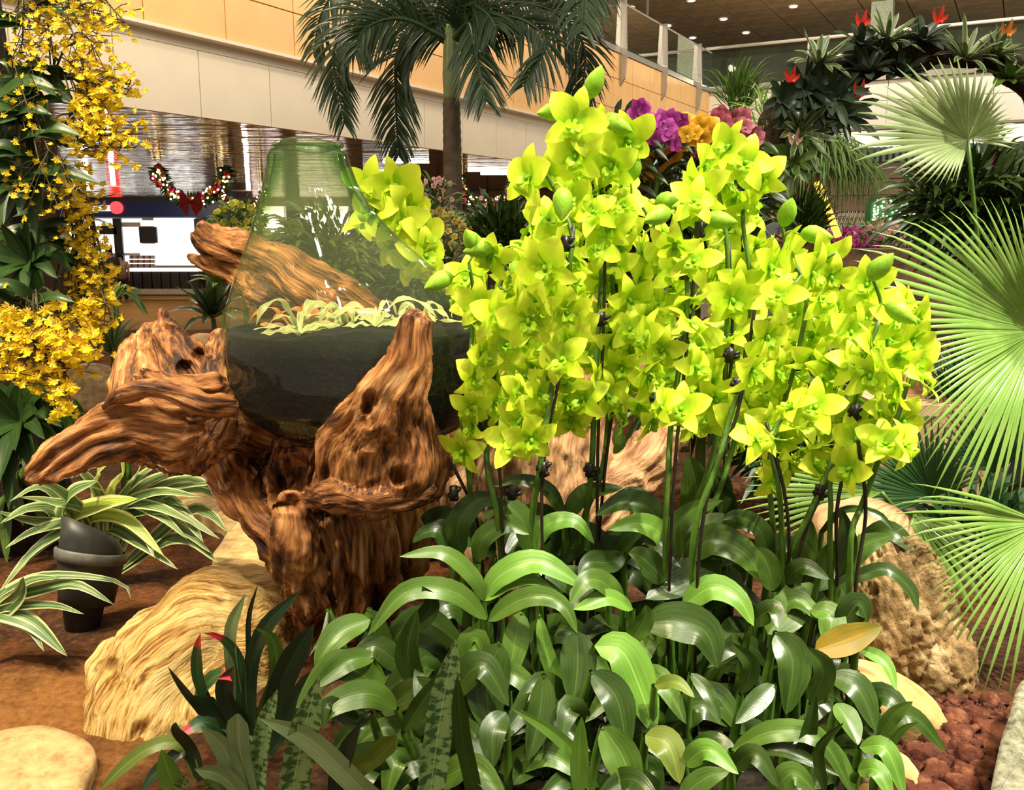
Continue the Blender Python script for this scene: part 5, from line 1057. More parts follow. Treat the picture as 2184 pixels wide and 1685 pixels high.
# leaves hanging below the column, and broad ground leaves
for i, (lab, px, py, Y, n, R, w_) in enumerate([('broad green plant hanging under the lowest yellow cluster', 40, 900, 2.35, 26, 0.20, 0.05), ('leafy green clump at the foot of the tree column', 20, 1000, 2.5, 26, 0.22, 0.05), ('upright leafy clump beside the tip of the driftwood arm', 130, 930, 2.55, 22, 0.18, 0.045), ('dark leafy plant climbing the tree column', 60, 560, 2.38, 22, 0.17, 0.035), ('dark leaves high on the tree column', 60, 200, 2.38, 20, 0.16, 0.035), ('dark leaves hugging the middle of the tree column', 70, 380, 2.38, 20, 0.15, 0.035)]):
    rosette('leafy_plant', lab, 'plant', at(px, py, Y), R, n, 'on' if i != 1 else 'm', w_, None, up=0.6, droop=0.6, prof='lance', seed=20+i, tilt=(-0.1, -0.9, 0.4))
# ------------------------------------------------------------------ fan palms
def fan(parent, hub, Y, keys, n, mk, dY=-0.1, droop=0.10, wmul=1.0, pet=None, split=0.55, seed=0):
    """hub px; keys: (image angle deg, length px); one frond = petiole mesh with each leaflet its child"""
    q = random.Random(seed); h = at(hub[0], hub[1], Y); pt = pet or Vector((h.x+0.06, h.y+0.12, -0.01))
    V, Fc, UV = tube(catmull([pt, (pt+h)/2+Vector((0.02, 0, 0.02)), h], 10), [0.010, 0.010, 0.009, 0.009, 0.008, 0.008, 0.007, 0.007, 0.006, 0.006, 0.006], 7)
    fr = mobj('frond', V, Fc, MATS['orchid_stem'], parent); A = [k[0] for k in keys]; Ls = [k[1] for k in keys]; da = (A[-1]-A[0])/(n-1)
    for k in range(n):
        a = A[0]+da*k; L = float(np.interp(a, A, Ls))*q.uniform(.93, 1.05); ar = math.radians(a+q.uniform(-.6, .6))
        def pp(f, dr=0.0): return at(hub[0]+math.cos(ar)*L*f, hub[1]-math.sin(ar)*L*f, Y+dY*math.sin(f*1.9))+Vector((0, 0, -dr*L*Y/F))
        P = [pp(0), pp(0.3), pp(split), pp(0.8, droop*0.4), pp(0.97, droop*q.uniform(.7, 1.3))]
        C = catmull(P, 12); wmax = 2*L*split*Y/F*math.tan(math.radians(abs(da))/2)*1.06*wmul; V = []; UV = []; Fc = []
        vd = Vector((0, -1, 0.25)).normalized()
        for i, c in enumerate(C):
            f = i/12; t = (C[min(i+1, 12)]-C[max(i-1, 0)]).normalized(); nn_ = vd-t*vd.dot(t); nn_.normalize(); s = t.cross(nn_)
            ww = wmax*(f/split if f < split else max(0.03, 1-((f-split)/(1-split))**1.5))*0.5
            for v in (-1, 0, 1): V.append(c+s*ww*v+nn_*(ww*0.55*(1-abs(v)))); UV.append((v*.5+.5, f))
        for i in range(12):
            for j in range(2): Fc.append((i*3+j, i*3+j+1, (i+1)*3+j+1, (i+1)*3+j))
        mobj('leaflet', V, Fc, LM[mk], fr, UV)
    return fr
fp1 = thing('fan_palm', 'glossy bright green fan palm with a huge leaf beside the orchids', 'palm', gb(2260, 2.05))
fan(fp1, (2215, 705), 1.95, [(28, 300), (60, 310), (98, 320), (113, 350), (130, 370), (151, 455), (163, 440), (178, 330), (195, 285), (210, 310), (225, 360), (240, 395), (262, 360), (300, 320)], 76, 'fan', -0.12, 0.08, 0.95, seed=1, split=0.5, pet=gb(2260, 2.05))
fan(fp1, (2225, 1115), 1.75, [(158, 300), (169, 350), (177, 330), (191, 270), (211, 280), (226, 310), (240, 330), (252, 375), (268, 300), (310, 290), (350, 280)], 43, 'fan', -0.1, 0.12, 0.85, seed=2, split=0.45, pet=gb(2260, 2.0))
fp2 = thing('fan_palm', 'grey green fan palm leaf held under the bromeliad arch', 'palm', gb(2090, 2.9))
fan(fp2, (2064, 298), 2.8, [(-8, 110), (25, 122), (54, 135), (81, 172), (101, 196), (116, 200), (138, 232), (161, 262), (178, 256), (187, 245), (200, 175), (217, 150), (230, 120), (255, 95)], 44, 'fang', -0.12, 0.05, seed=3, pet=gb(2090, 2.9))
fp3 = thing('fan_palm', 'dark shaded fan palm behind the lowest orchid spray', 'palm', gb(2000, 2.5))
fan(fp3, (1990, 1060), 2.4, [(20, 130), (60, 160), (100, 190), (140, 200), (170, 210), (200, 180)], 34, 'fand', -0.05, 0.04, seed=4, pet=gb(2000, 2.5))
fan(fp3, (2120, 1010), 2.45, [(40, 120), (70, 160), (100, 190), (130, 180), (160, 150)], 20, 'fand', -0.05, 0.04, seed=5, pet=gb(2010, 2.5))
fp4 = thing('fan_palm', 'small mid green fan palm drooping over the limestone boulder', 'palm', gb(1960, 2.2))
fan(fp4, (1950, 1100), 2.1, [(235, 130), (262, 210), (285, 260), (305, 260), (330, 200), (350, 150)], 16, 'fan', -0.08, 0.1, 0.9, seed=6, pet=gb(1960, 2.2))
fan(fp4, (1880, 1050), 2.2, [(150, 200), (165, 300), (180, 320), (195, 300), (210, 200)], 18, 'fan', -0.05, 0.04, 0.9, seed=7, pet=gb(1955, 2.25))
# ------------------------------------------------------------------ feather palm in front of the wall
YP = 7.0
pb = at(968, 470, YP); pb = Vector((pb.x, YP, 0)); pt_ = thing('feather_palm', 'tall feather palm with drooping fronds before the peach wall', 'palm', pb)
V, Fc, UV = tube([pb]+[at(967-k*0.15, 470-k*9.5, YP) for k in range(28)], [0.074-0.0004*k+(0.004 if k % 2 else 0) for k in range(29)], 16); mobj('trunk', V, Fc, M_trunk, pt_)
tubeobj('crownshaft', [at(963, 215, YP), at(963, 150, YP), at(962, 95, YP), at(962, 50, YP)], [0.058, 0.068, 0.06, 0.035], M_shaft, pt_, 14)
FR = [([(962, 95), (905, 70), (850, 110), (845, 220), (850, 330)], 0.6, 62), ([(962, 85), (880, 30), (770, 30), (712, 110), (735, 262)], 0.2, 70), ([(962, 90), (1000, 50), (1015, 110), (1037, 214)], -0.5, 44), ([(965, 80), (1050, 10), (1170, 20), (1245, 100), (1232, 245)], 0.0, 66), ([(965, 90), (1040, 40), (1110, 40), (1165, 90), (1118, 182)], -0.6, 52), ([(960, 85), (860, 40), (780, 60), (760, 110)], -0.3, 50), ([(958, 70), (870, -30), (760, -60), (690, 20), (668, 110)], 0.5, 60), ([(962, 70), (930, -10), (900, -80), (850, -120)], 0.3, 40), ([(966, 70), (1010, -30), (1080, -70), (1180, -30)], 0.4, 46), ([(964, 70), (975, -30), (1000, -90)], -0.3, 40), ([(1330, -120), (1290, -90), (1250, -40), (1242, 62)], -1.5, 46), ([(966, 80), (1000, 10), (1040, 30), (1060, 60)], -0.4, 40)]
for i, (P, dy, n) in enumerate(FR):
    par = pt_ if i != 10 else thing('palm_frond', 'dark palm frond tip hanging in front of the glass balustrade', 'palm frond', at(1330, -120, YP-1.5))
    C = catmull([at(x, y, YP+dy*(k/(len(P)-1))) for k, (x, y) in enumerate(P)], n); mb = MB(); q = random.Random(i)
    V, Fc, UV = tube(C, [0.022*(1-k/(n+1))+0.004 for k in range(n+1)], 6); mb.add(V, Fc, UV)
    for k in range(4, n+1):
        t = (C[min(k+1, n)]-C[k-1]).normalized(); f = k/n; L = 0.30*(0.45+0.75*math.sin(math.pi*min(1, f*0.9+0.08)))
        for s in (-1, 1):
            side = t.cross(Vector((0, -1, 0.2))); side.normalize(); d = (side*s*0.75+t*(0.45+0.5*f)+Vector((0, -0.15, -0.45+0.2*f))).normalized()
            d = (d+Vector((q.uniform(-.12, .12), q.uniform(-.25, .25), q.uniform(-.12, .12)))).normalized(); p = C[k]
            V, Fc, UV = strip([p, p+d*L*.5, p+d*L+Vector((0, 0, -0.22*L))], 0.026, 'needle', (0, -.8, .6), nu=5, nv=2, fold=0.3); mb.add(V, Fc, UV)
    mb.build('frond', LM['palm'], par)
# ------------------------------------------------------------------ arch with bromeliads
YR = 4.2
arch = carve('arch_tree', [limb([(1570, 560, YR, 30), (1590, 440, YR, 26), (1628, 330, YR, 26), (1672, 245, YR, 30), (1730, 195, YR, 34), (1800, 160, YR, 34), (1880, 122, YR, 30), (1960, 112, YR, 26), (2050, 118, YR, 24), (2140, 140, YR, 26), (2220, 200, YR, 30), (2260, 330, YR, 34)], 0.9)], M_bark, 'dark tree trunk bent into an arch and covered with bromeliads', 'tree', voxel=0.02, groove=0.02, freq=16, lump=0.05)
v0 = at(1570, 560, YR); tubeobj('trunk_base', [v0+Vector((0, 0, 0.05)), Vector((v0.x, YR, -0.02))], [0.07, 0.09], M_bark, arch)
v0 = at(2260, 330, YR); tubeobj('trunk_base', [v0+Vector((0, 0, 0.05)), Vector((v0.x, YR, -0.02))], [0.07, 0.09], M_bark, arch)
BR = [(1745, 140, 0.19, 'c', 'cream-edged bromeliad perched on the shoulder of the arch', 0), (1890, 92, 0.18, 'c', 'cream-edged bromeliad at the crown of the arch', 0), (1832, 100, 0.15, 'bd', 'red-flowered bromeliad beside the crown of the arch', 1), (1962, 92, 0.14, 'bd', 'dark bromeliad with red flowers past the crown of the arch', 1), (1715, 190, 0.2, 'bd', 'dark grey bromeliad on the side of the arch facing the corner wall', 0), (1775, 205, 0.2, 'bd', 'dark bromeliad hanging inside the arch', 0), (1668, 215, 0.14, 'bd', 'dark bromeliad with a red bloom low on the arch', 1), (2058, 130, 0.2, 'c', 'cream-edged bromeliad behind the grey fan leaf', 0), (2122, 120, 0.15, 'c', 'bromeliad with an orange heart at the end of the arch', 2), (1795, 245, 0.18, 'bd', 'lowest dark bromeliad dangling from the arch', 1), (1705, 285, 0.19, 'c', 'cream-edged bromeliad on the arch leg', 0), (1690, 345, 0.17, 'pony', 'pale bromeliad low on the arch leg', 3), (2150, 175, 0.2, 'm', 'mid green bromeliad on the descending limb of the arch', 0), (1850, 160, 0.18, 'bd', 'dark bromeliad under the crown of the arch', 0), (1920, 165, 0.16, 'bd', 'shaded bromeliad under the arch behind the grey fan leaf', 0)]
M_redf = plain('red_bract', (0.75, 0.05, 0.03), 0.4, 0.2, 20, trans=0.2); M_orf = plain('orange_bract', (0.6, 0.2, 0.03), 0.4, 0.2, 20, trans=0.2); M_pinkf = plain('pink_bract', (0.7, 0.45, 0.35), 0.4, 0.2, 20, trans=0.2)
for i, (x, y, R, mk, lab, fl) in enumerate(BR):
    c = at(x, y, YR-0.1); t = rosette('bromeliad', lab, 'bromeliad', c, R, 24 if mk == 'c' else 18, mk, 0.026 if mk == 'c' else 0.038, 'bromeliads on the arch', up=0.75, droop=0.25, seed=40+i, tilt=(rp.uniform(-.4, .4), -0.5, 0.8 if y < 180 else 0.1), nu=6)
    if fl:
        fm = (None, M_redf, M_orf, M_pinkf)[fl]; c2 = c+Vector((rp.uniform(-.05, .05), -0.06, 0.07))
        for k in range(5):
            a = k*1.257; V, Fc, UV = strip([c2, c2+Vector((math.cos(a)*.03, -.02, .02+math.sin(a)*.02)), c2+Vector((math.cos(a)*.034, -.03, .03+math.sin(a)*.04))], 0.02, 'lance', (0, -1, .3), nu=4, nv=2); mobj('bract', V, Fc, fm, t, UV)
# ------------------------------------------------------------------ ponytail palm and its lit tube
YN = 5.2
pn = thing('ponytail_palm', 'ponytail palm with a mop of thin drooping leaves under the arch', 'palm', Vector((at(1735, 480, YN).x, YN, 0)))
tubeobj('trunk', [Vector((at(1728, 480, YN).x, YN, -0.01)), at(1735, 500, YN), at(1748, 430, YN), at(1756, 360, YN)], [0.14, 0.10, 0.075, 0.05], plain('grey_bark', (0.26, 0.20, 0.15), 0.8, 0.35, 10, bump=0.5), pn)
mb = MB(); q = random.Random(9)
for k in range(420):
    cx, cy = (1755, 350) if k % 3 else (1700, 360); c = at(cx, cy, YN); a = q.uniform(0, 6.28); e = q.uniform(0.1, 1.3); L = q.uniform(.2, .34); d = Vector((math.cos(a)*math.cos(e), math.sin(a)*math.cos(e)*.8, math.sin(e)))
    V, Fc, UV = strip([c, c+d*L*.6, c+d*L*.85+Vector((d.x*.1, d.y*.1, -L*.5)), c+d*L*.8+Vector((d.x*.12, d.y*.1, -L*1.15))], 0.013, 'needle', (0, -.6, .7), nu=6, nv=1); mb.add(V, Fc, UV)
o = mb.build('foliage', LM['pony'], pn); o['kind'] = 'stuff'
V, Fc, UV = tube([at(1742, 388, YN-.18), at(1760, 430, YN-.18), at(1788, 505, YN-.18)], 0.02, 8)
tag(mobj('light_tube', V, Fc, emitter('orange_glow', (1.0, 0.45, 0.05), 2.2)), 'glowing orange tube leaning on the ponytail palm trunk', 'lamp')
# ------------------------------------------------------------------ vanda orchids
def vanda_mesh(col, name):
    m = flower_mat(name, tuple(c*0.45 for c in col), col, tuple(min(1, c*1.25+.02) for c in col), 0.2); mb = MB(); D = math.radians
    for k, a in enumerate((90, 18, 162, 234, 306)): tepal(mb, D(a), 0.44, 0.46, 0.1, 0.12, k, 0.8, nu=5, nv=2)
    tepal(mb, D(270), 0.2, 0.16, 0.7, 0.4, 7, z0=0.04, nu=3, nv=2)
    o = mb.build('flower', m); me = o.data; bpy.data.objects.remove(o); return me
VD = [('purple vanda orchid beside the tallest lime spike', (0.42, 0.04, 0.32), [(1302, 262), (1318, 280), (1300, 290), (1292, 275), (1310, 300)], (1330, 420)),
 ('magenta vanda orchid with upright dark strap leaves', (0.50, 0.06, 0.40), [(1368, 232), (1350, 248), (1378, 262), (1395, 275), (1412, 262), (1425, 275), (1440, 252), (1405, 290), (1372, 285), (1430, 295)], (1400, 430)),
 ('golden yellow vanda orchid between magenta and maroon blooms', (0.80, 0.46, 0.02), [(1456, 262), (1462, 285), (1450, 300), (1478, 292), (1492, 278), (1508, 268), (1515, 290), (1500, 300), (1470, 302)], (1480, 430)),
 ('orange vanda orchid hanging below the magenta blooms', (0.72, 0.30, 0.02), [(1358, 318), (1350, 335), (1368, 335), (1388, 345), (1402, 360), (1420, 340), (1435, 330), (1392, 372), (1378, 355)], (1395, 470)),
 ('maroon vanda orchid next to the arch leg', (0.32, 0.05, 0.08), [(1530, 250), (1545, 265), (1528, 275), (1562, 285), (1548, 300), (1480, 315), (1495, 322)], (1540, 430)),
 ('dusty pink vanda orchid nearest the arch leg', (0.45, 0.12, 0.16), [(1575, 255), (1590, 272), (1568, 270), (1602, 285), (1585, 298), (1605, 305), (1565, 312), (1590, 320)], (1590, 430)),
 ('low magenta vanda orchid peeping through the lime sprays', (0.45, 0.05, 0.28), [(1370, 395), (1380, 410), (1362, 408), (1300, 330)], (1370, 480))]
for i, (lab, col, fl, rt) in enumerate(VD):
    Y = 3.5+0.06*i; b = Vector((at(rt[0], rt[1], Y).x, Y, 0)); t = thing('vanda_orchid', lab, 'orchid', b, 'vanda orchids'); me = vanda_mesh(col, 'vanda_petal_%d' % i); q = random.Random(i+60)
    tubeobj('stem', [b+Vector((0, 0, -.01)), at(rt[0], rt[1]+60, Y), at(rt[0], (rt[1]+fl[0][1])/2, Y)], [0.02, 0.015, 0.008], M_stem, t)
    mb = MB()
    for (x, y) in fl:
        for k in range(3):
            p = at(x+q.uniform(-12, 12), y+q.uniform(-9, 9), Y-.1+q.uniform(-.04, .04)); inst('flower', me, t, face_matrix(p, (q.gauss(0, .5), -1, q.gauss(0, .4)), q.gauss(0, .3), 0.082*q.uniform(.85, 1.1)))
        V, Fc, UV = tube([p, at(x, y+30, Y), at(rt[0], (rt[1]+fl[0][1])/2, Y)], 0.003, 4, False); mb.add(V, Fc)
    mb.build('flower_stalks', M_stem, t)
    for k in range(16):
        sgn = 1 if k % 2 else -1; L = q.uniform(70, 130); by = rt[1]-110+k*13; P = [at(rt[0], by, Y), at(rt[0]+sgn*L*.5, by-L*.35, Y-.05), at(rt[0]+sgn*L*.95, by-L*.05, Y-.1)]
        V, Fc, UV = strip(P, 0.028, 'strap', (0, -.6, .8), nu=8, nv=2, fold=.4); mobj('leaf', V, Fc, LM['d'], t, UV)
for k, (P, w_) in enumerate([([(1318, 300), (1316, 240), (1326, 210)], 14), ([(1330, 290), (1338, 240), (1352, 210)], 14), ([(1340, 300), (1335, 260), (1350, 240)], 12), ([(1385, 300), (1350, 265), (1338, 280)], 14)]):
    V, Fc, UV = strip([at(x, y, 3.55) for x, y in P], w_*3.55/F, 'strap', (0, -1, .2), nu=8, nv=2, fold=.4); mobj('leaf', V, Fc, LM['k'], [o for o in bpy.data.objects if o.name == 'vanda_orchid.001'][0], UV)
# ------------------------------------------------------------------ bushes
def bush(name, lab, cat, px, py, Y, rx_, ry_, mk, n, ls=0.10, lw=0.02, flowers=None, seed=0, prof='lance', group=None, indiv=0, fs=0.03, spiky=False, toground=True):
    c = at(px, py, Y); q = random.Random(seed); rx = rx_*Y/F; rz = ry_*Y/F; b = Vector((c.x, c.y, 0 if toground else c.z-rz)); t = thing(name, lab, cat, b, group); mb = MB()
    for k in range(n):
        a = q.uniform(0, 6.28); u = q.uniform(-1, 1); rr = q.random()**0.4; s_ = math.sqrt(1-u*u); o = Vector((math.cos(a)*s_*rx, math.sin(a)*s_*rx*.7, u*rz))*rr; p = c+o
        d = (Vector((o.x/rx, o.y/rx, o.z/rz*.6+(1.2 if spiky else .35)))+Vector((q.uniform(-.6, .6), q.uniform(-.9, .3), q.uniform(-.5, .5)))).normalized(); L = ls*q.uniform(.7, 1.3)
        V, Fc, UV = strip([p, p+d*L*.55, p+d*L+Vector((0, 0, -.28*L))], lw*q.uniform(.8, 1.2), prof, (q.uniform(-.4, .4), -.6, .7), nu=4, nv=2, fold=.25); mb.add(V, Fc, UV)
    o = mb.build('foliage', LM[mk], t); o['kind'] = 'stuff'
    tubeobj('stem', [b+Vector((0, 0, -.01)), (b+c)/2, c], [0.02, 0.016, 0.01], M_stem, t)
    if flowers:
        me, nf = flowers
        for k in range(nf):
            a = q.uniform(0, 6.28); u = q.uniform(-1, 1); s_ = math.sqrt(1-u*u); p = c+Vector((math.cos(a)*s_*rx, -abs(math.sin(a))*s_*rx*.7-.02, u*rz*1.05))*q.uniform(.8, 1.08)
            inst('flower', me, t, face_matrix(p, (q.gauss(0, .6), -1, q.gauss(0, .5)), q.uniform(-.5, .5), fs*q.uniform(.8, 1.2)))
    return t
SPOT = vanda_mesh((0.60, 0.46, 0.10), 'spotted_yellow_petal'); PINK = vanda_mesh((0.72, 0.38, 0.36), 'pale_pink_petal'); MAG = vanda_mesh((0.42, 0.03, 0.20), 'magenta_petal'); LEM = vanda_mesh((0.55, 0.52, 0.05), 'lemon_petal')
bush('spotted_orchid', 'bush of speckled yellow orchids at the foot of the feather palm', 'orchid', 915, 510, 4.6, 95, 60, 'pony', 260, .09, .02, (SPOT, 150), 1, fs=0.042)
bush('spotted_orchid', 'bush of speckled yellow orchids above the driftwood log end', 'orchid', 515, 478, 5.0, 55, 45, 'pony', 160, .09, .02, (LEM, 90), 2, fs=0.042)
bush('pink_orchid', 'pale pink orchids standing left behind the palm trunk', 'orchid', 930, 430, 5.6, 45, 45, 'pony', 90, .12, .014, (PINK, 46), 3, fs=0.036)
bush('pink_orchid', 'thin pink orchids beside the round orange lantern', 'orchid', 1035, 480, 5.4, 45, 50, 'd', 120, .14, .014, (PINK, 26), 4, fs=0.034)
bush('green_shrub', 'dense dark shrub between the palm trunk and the lime orchids', 'shrub', 1075, 520, 4.4, 60, 70, 'd', 380, .16, .018, None, 5, spiky=True)
bush('green_shrub', 'dark foliage filling behind the vanda blooms', 'shrub', 1440, 420, 3.95, 160, 90, 'd', 520, .18, .026, None, 6)
bush('green_shrub', 'dark shrub under the spotted orchids behind the glass', 'shrub', 900, 590, 4.2, 110, 60, 'd', 300, .12, .024, None, 7)
bush('green_shrub', 'brownish shrub behind the glass vessel, standing in for its dark reflection', 'shrub', 690, 540, 4.0, 90, 85, 'o', 420, .12, .02, None, 27)  # shrub added to imitate the dark reflected hump in the glass
bush('green_shrub', 'spiky grass tuft beside the corner wall', 'shrub', 1575, 215, 5.0, 30, 40, 'm', 130, .22, .012, None, 8, 'needle', spiky=True, toground=False)
bush('green_shrub', 'wispy green tuft on the arch leg', 'shrub', 1640, 260, 4.3, 40, 50, 'fan', 160, .14, .010, None, 9, 'needle', toground=False)
bush('green_shrub', 'dark shrub at the foot of the arch leg', 'shrub', 1715, 480, 5.0, 34, 55, 'd', 200, .2, .016, None, 10, 'needle', spiky=True)
bush('dark_shrub', 'tall dark shrub below the grey fan leaf', 'shrub', 2070, 430, 3.3, 110, 80, 'd', 420, .17, .022, (MAG, 5), 11, fs=0.05)
bush('dark_shrub', 'dark shrub beyond the huge fan leaf', 'shrub', 2160, 520, 3.2, 90, 100, 'd', 420, .17, .022, None, 12)
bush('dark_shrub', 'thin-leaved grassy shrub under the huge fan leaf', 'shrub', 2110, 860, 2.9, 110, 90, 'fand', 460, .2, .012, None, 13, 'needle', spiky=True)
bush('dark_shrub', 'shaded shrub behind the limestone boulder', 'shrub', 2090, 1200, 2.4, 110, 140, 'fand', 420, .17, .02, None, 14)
bush('flower_bed', 'bed of magenta flowers by the leaning palm trunk', 'flowers', 1800, 515, 6.0, 75, 26, 'm', 200, .1, .014, (MAG, 90), 15, fs=0.05)
bush('flower_bed', 'bed of pale pink flowers before the christmas board', 'flowers', 1880, 505, 6.4, 70, 22, 'fang', 160, .1, .014, (PINK, 90), 16, fs=0.05)
bush('green_shrub', 'leafy shrub in front of the christmas board', 'shrub', 2000, 470, 5.4, 60, 50, 'd', 260, .18, .022, None, 17)
bush('dark_shrub', 'low dark shrub behind the green orchid sprays', 'shrub', 1500, 800, 2.7, 200, 90, 'd', 420, .15, .024, None, 18)
bush('dark_shrub', 'dark shrub between the pond and the limestone boulder', 'shrub', 1720, 960, 2.75, 120, 70, 'fand', 320, .14, .022, None, 19)
bush('green_shrub', 'distant green shrub behind the red maroon vanda blooms', 'shrub', 1530, 470, 4.8, 60, 70, 'd', 260, .16, .018, None, 20)
# terrarium plants inside the glass
tb = [at(640, 706, 1.82), at(740, 700, 1.80), at(850, 690, 1.86), at(625, 704, 1.90), at(690, 700, 1.95), at(895, 692, 1.9), at(800, 695, 1.72), at(640, 712, 1.74)]
for i, c in enumerate(tb):
    mk = 'lime' if i not in (3, 4) else 'rust'
    q = random.Random(i+5); t = thing('terrarium_plant', ['pale wavy-leaved plant with curling ribbons inside the glass', 'pale ribbon plant in the middle of the terrarium', 'pale ribbon plant pressed by the driftwood rib inside the glass', 'rusty orange plant against the inner glass wall', 'rusty orange plant at the back of the terrarium', 'yellow green plant in the bulging side of the vessel', 'low wavy plant at the front of the terrarium', 'creeping pale plant along the terrarium soil'][i], 'plant', c, 'terrarium plants')
    for k in range(9):
        a = q.uniform(0, 6.28); L = q.uniform(.05, .12); h = q.uniform(.0, .075)*q.random()+.006
        V, Fc, UV = strip([c, c+Vector((math.cos(a)*L*.4, math.sin(a)*L*.35, h)), c+Vector((math.cos(a)*L*.8, math.sin(a)*L*.7, h*.8)), c+Vector((math.cos(a)*L, math.sin(a)*L*.8, h*.2+.004))], q.uniform(.008, .015), 'strap', (0, -.5, .8), nu=16, nv=4, fold=.2, wave=.5, ph=q.random()*6); mobj('leaf', V, Fc, LM[mk], t, UV)
M_cer = plain('terracotta_shard', (0.62, 0.16, 0.06), 0.6, 0.25, 30)
for px, Y in ((675, 1.84), (712, 1.86), (790, 1.9)):
    p = at(px, 708, Y); V = [p+Vector((math.sin(a)*.026*(1-.25*h), math.cos(a)*.026-.02+d_, -.01+h*(.055+.012*math.sin(a*3+px)))) for d_ in (0, .006) for h in (0, .5, 1) for a in (-.9, -.5, 0, .5, .9)]; Fs_ = [(b_+i*5+j, b_+i*5+j+1, b_+(i+1)*5+j+1, b_+(i+1)*5+j) for b_ in (0, 15) for i in range(2) for j in range(4)]+[(10+j, 11+j, 26+j, 25+j) for j in range(4)]+[(i*5, i*5+5, i*5+20, i*5+15) for i in range(2)]+[(i*5+4, i*5+9, i*5+24, i*5+19) for i in range(2)]; tag(mobj('terracotta_shard', V, Fs_, M_cer), 'terracotta shard standing among the terrarium plants', 'shard', 'terracotta shards')
# ================================================================== FAR THINGS
YS = 30.0
def rect(name, x0, y0, x1, y1, Y, mat, parent, th=0.1):
    a = at(x0, y1, Y); b = at(x1, y0, Y); return box(name, (a.x, Y, a.z), (b.x-a.x, 0, 0), (0, th, 0), (0, 0, b.z-a.z), mat, parent)
struct(mobj('wall_shop', boxv((-28, YS+0.6, ZF), (40, 0, 0), (0, 0.3, 0), (0, 0, ZS-ZF)), BOXF, plain('brown_shop_wall', (0.13, 0.085, 0.05), 0.4, 0.2, 0.6), smooth=False))
E1 = emitter('shop_white', (1.0, 0.97, 0.92), 1.5); E2 = emitter('shop_warm', (1.0, 0.8, 0.72), 1.5)
M_blue = plain('navy_fascia', (0.012, 0.025, 0.14), 0.3, 0.2, 0.5); M_cnt = plain('dark_counter', (0.03, 0.026, 0.026), 0.35, 0.3, 1.0); M_base = plain('pale_plinth', (0.6, 0.57, 0.5), 0.4)
shop = thing('lit_shop', 'brightly lit shop with a navy fascia and white display walls', 'shop', Vector((at(300, 600, YS).x, YS, ZF)))
rect('fascia', 120, 428, 500, 463, YS, M_blue, shop, 0.5)
for (x0, y0, x1, y1, m) in ((150, 466, 212, 560, E1), (214, 466, 248, 480, E1), (256, 466, 300, 474, E1), (258, 484, 296, 540, E1), (300, 520, 332, 560, E1), (334, 465, 415, 560, E1), (415, 500, 440, 562, E1), (212, 500, 240, 540, E2), (300, 470, 330, 482, E1), (268, 545, 420, 566, E1)): rect('lit_panel', x0, y0, x1, y1, YS+.3, m, shop)
for (x0, y0, x1, y1) in ((248, 466, 257, 575), (298, 484, 333, 518), (212, 482, 248, 500), (268, 566, 330, 580), (415, 466, 470, 500)): rect('shelf_unit', x0, y0, x1, y1, YS+.2, M_cnt, shop)
for j in range(3):
    for k in range(13): rect('bottle', 276+k*4.2, 545+j*9, 279+k*4.2, 552+j*9, YS+.1, plain('tiny_bottle_%d' % (k % 3), [(0.5, 0.45, 0.4), (0.3, 0.05, 0.06), (0.6, 0.55, 0.5)][k % 3], 0.3), shop)
sh2 = thing('lit_shop', 'second glowing shop bay, added to brighten the view through the glass vessel', 'shop', Vector((at(620, 600, YS).x, YS, ZF)))  # bay added for soffit reflections and brightness through the glass
for (x0, y0, x1, y1, m) in ((500, 440, 540, 600, M_cnt), (542, 440, 610, 500, E2), (612, 440, 640, 600, M_cnt), (642, 440, 745, 500, E2), (747, 440, 790, 600, M_cnt)): rect('bay', x0, y0, x1, y1, YS+.3, m, sh2)
ct = thing('shop_counter', 'dark panelled counter in front of the lit shop', 'counter', Vector((at(345, 618, YS-1.5).x, YS-1.5, ZF)))
gz = (at(345, 580, YS-1.5).z)
for k in range(8): rect('panel', 264+k*20, 578, 283.4+k*20, 616, YS-1.5, M_cnt, ct, 0.6)
o = rect('plinth', 264, 616, 424, 628, YS-1.5, M_base, ct, 0.6)
rect('worktop', 262, 573, 426, 579, YS-1.55, E1, ct, 0.7)
rs = at(247, 443, YS-.1); n = 20; vv = [rs+Vector((.2*math.cos(2*math.pi*k/n), 0, .2*math.sin(2*math.pi*k/n))) for k in range(n)]; v3 = [p+Vector((0, .1, 0)) for p in vv]
tag(mobj('round_sign', vv+v3, [tuple(range(n)), tuple(range(2*n-1, n-1, -1))]+[(k, k+n, (k+1) % n+n, (k+1) % n) for k in range(n)], emitter('red_glow', (1.0, 0.03, 0.03), 3.0), smooth=False), 'glowing red round sign on the navy shop fascia', 'sign')
sgn = thing('shop_sign', 'glowing white lettering strip on the navy shop fascia', 'sign', at(205, 450, YS-.06))
for k in range(9): rect('letter', 178+k*6.4, 438, 182.6+k*6.4, 450, YS-.06, E1, sgn, .05)
# dark panels under the soffit, beyond the palm
iw = struct(mobj('wall_inner', boxv((at(780, 400, 24).x, 24, ZF), (at(1250, 400, 24).x-at(780, 400, 24).x, 0, 0), (0, .3, 0), (0, 0, ZS-ZF)), BOXF, M_joint, smooth=False))
M_ip = plain('umber_inner_panel', (0.17, 0.10, 0.055), 0.3, 0.25, 0.7)
for k in range(9):
    for j in range(3):
        x0 = at(780+k*52, 400, 24).x; x1 = at(780+(k+1)*52, 400, 24).x; h = (ZS-ZF)/3; o = mobj('panel', boxv((x0+.02, 23.95, ZF+j*h+.02), (x1-x0-.04, 0, 0), (0, .05, 0), (0, 0, h-.04)), BOXF, M_ip, None, smooth=False); o.parent = iw
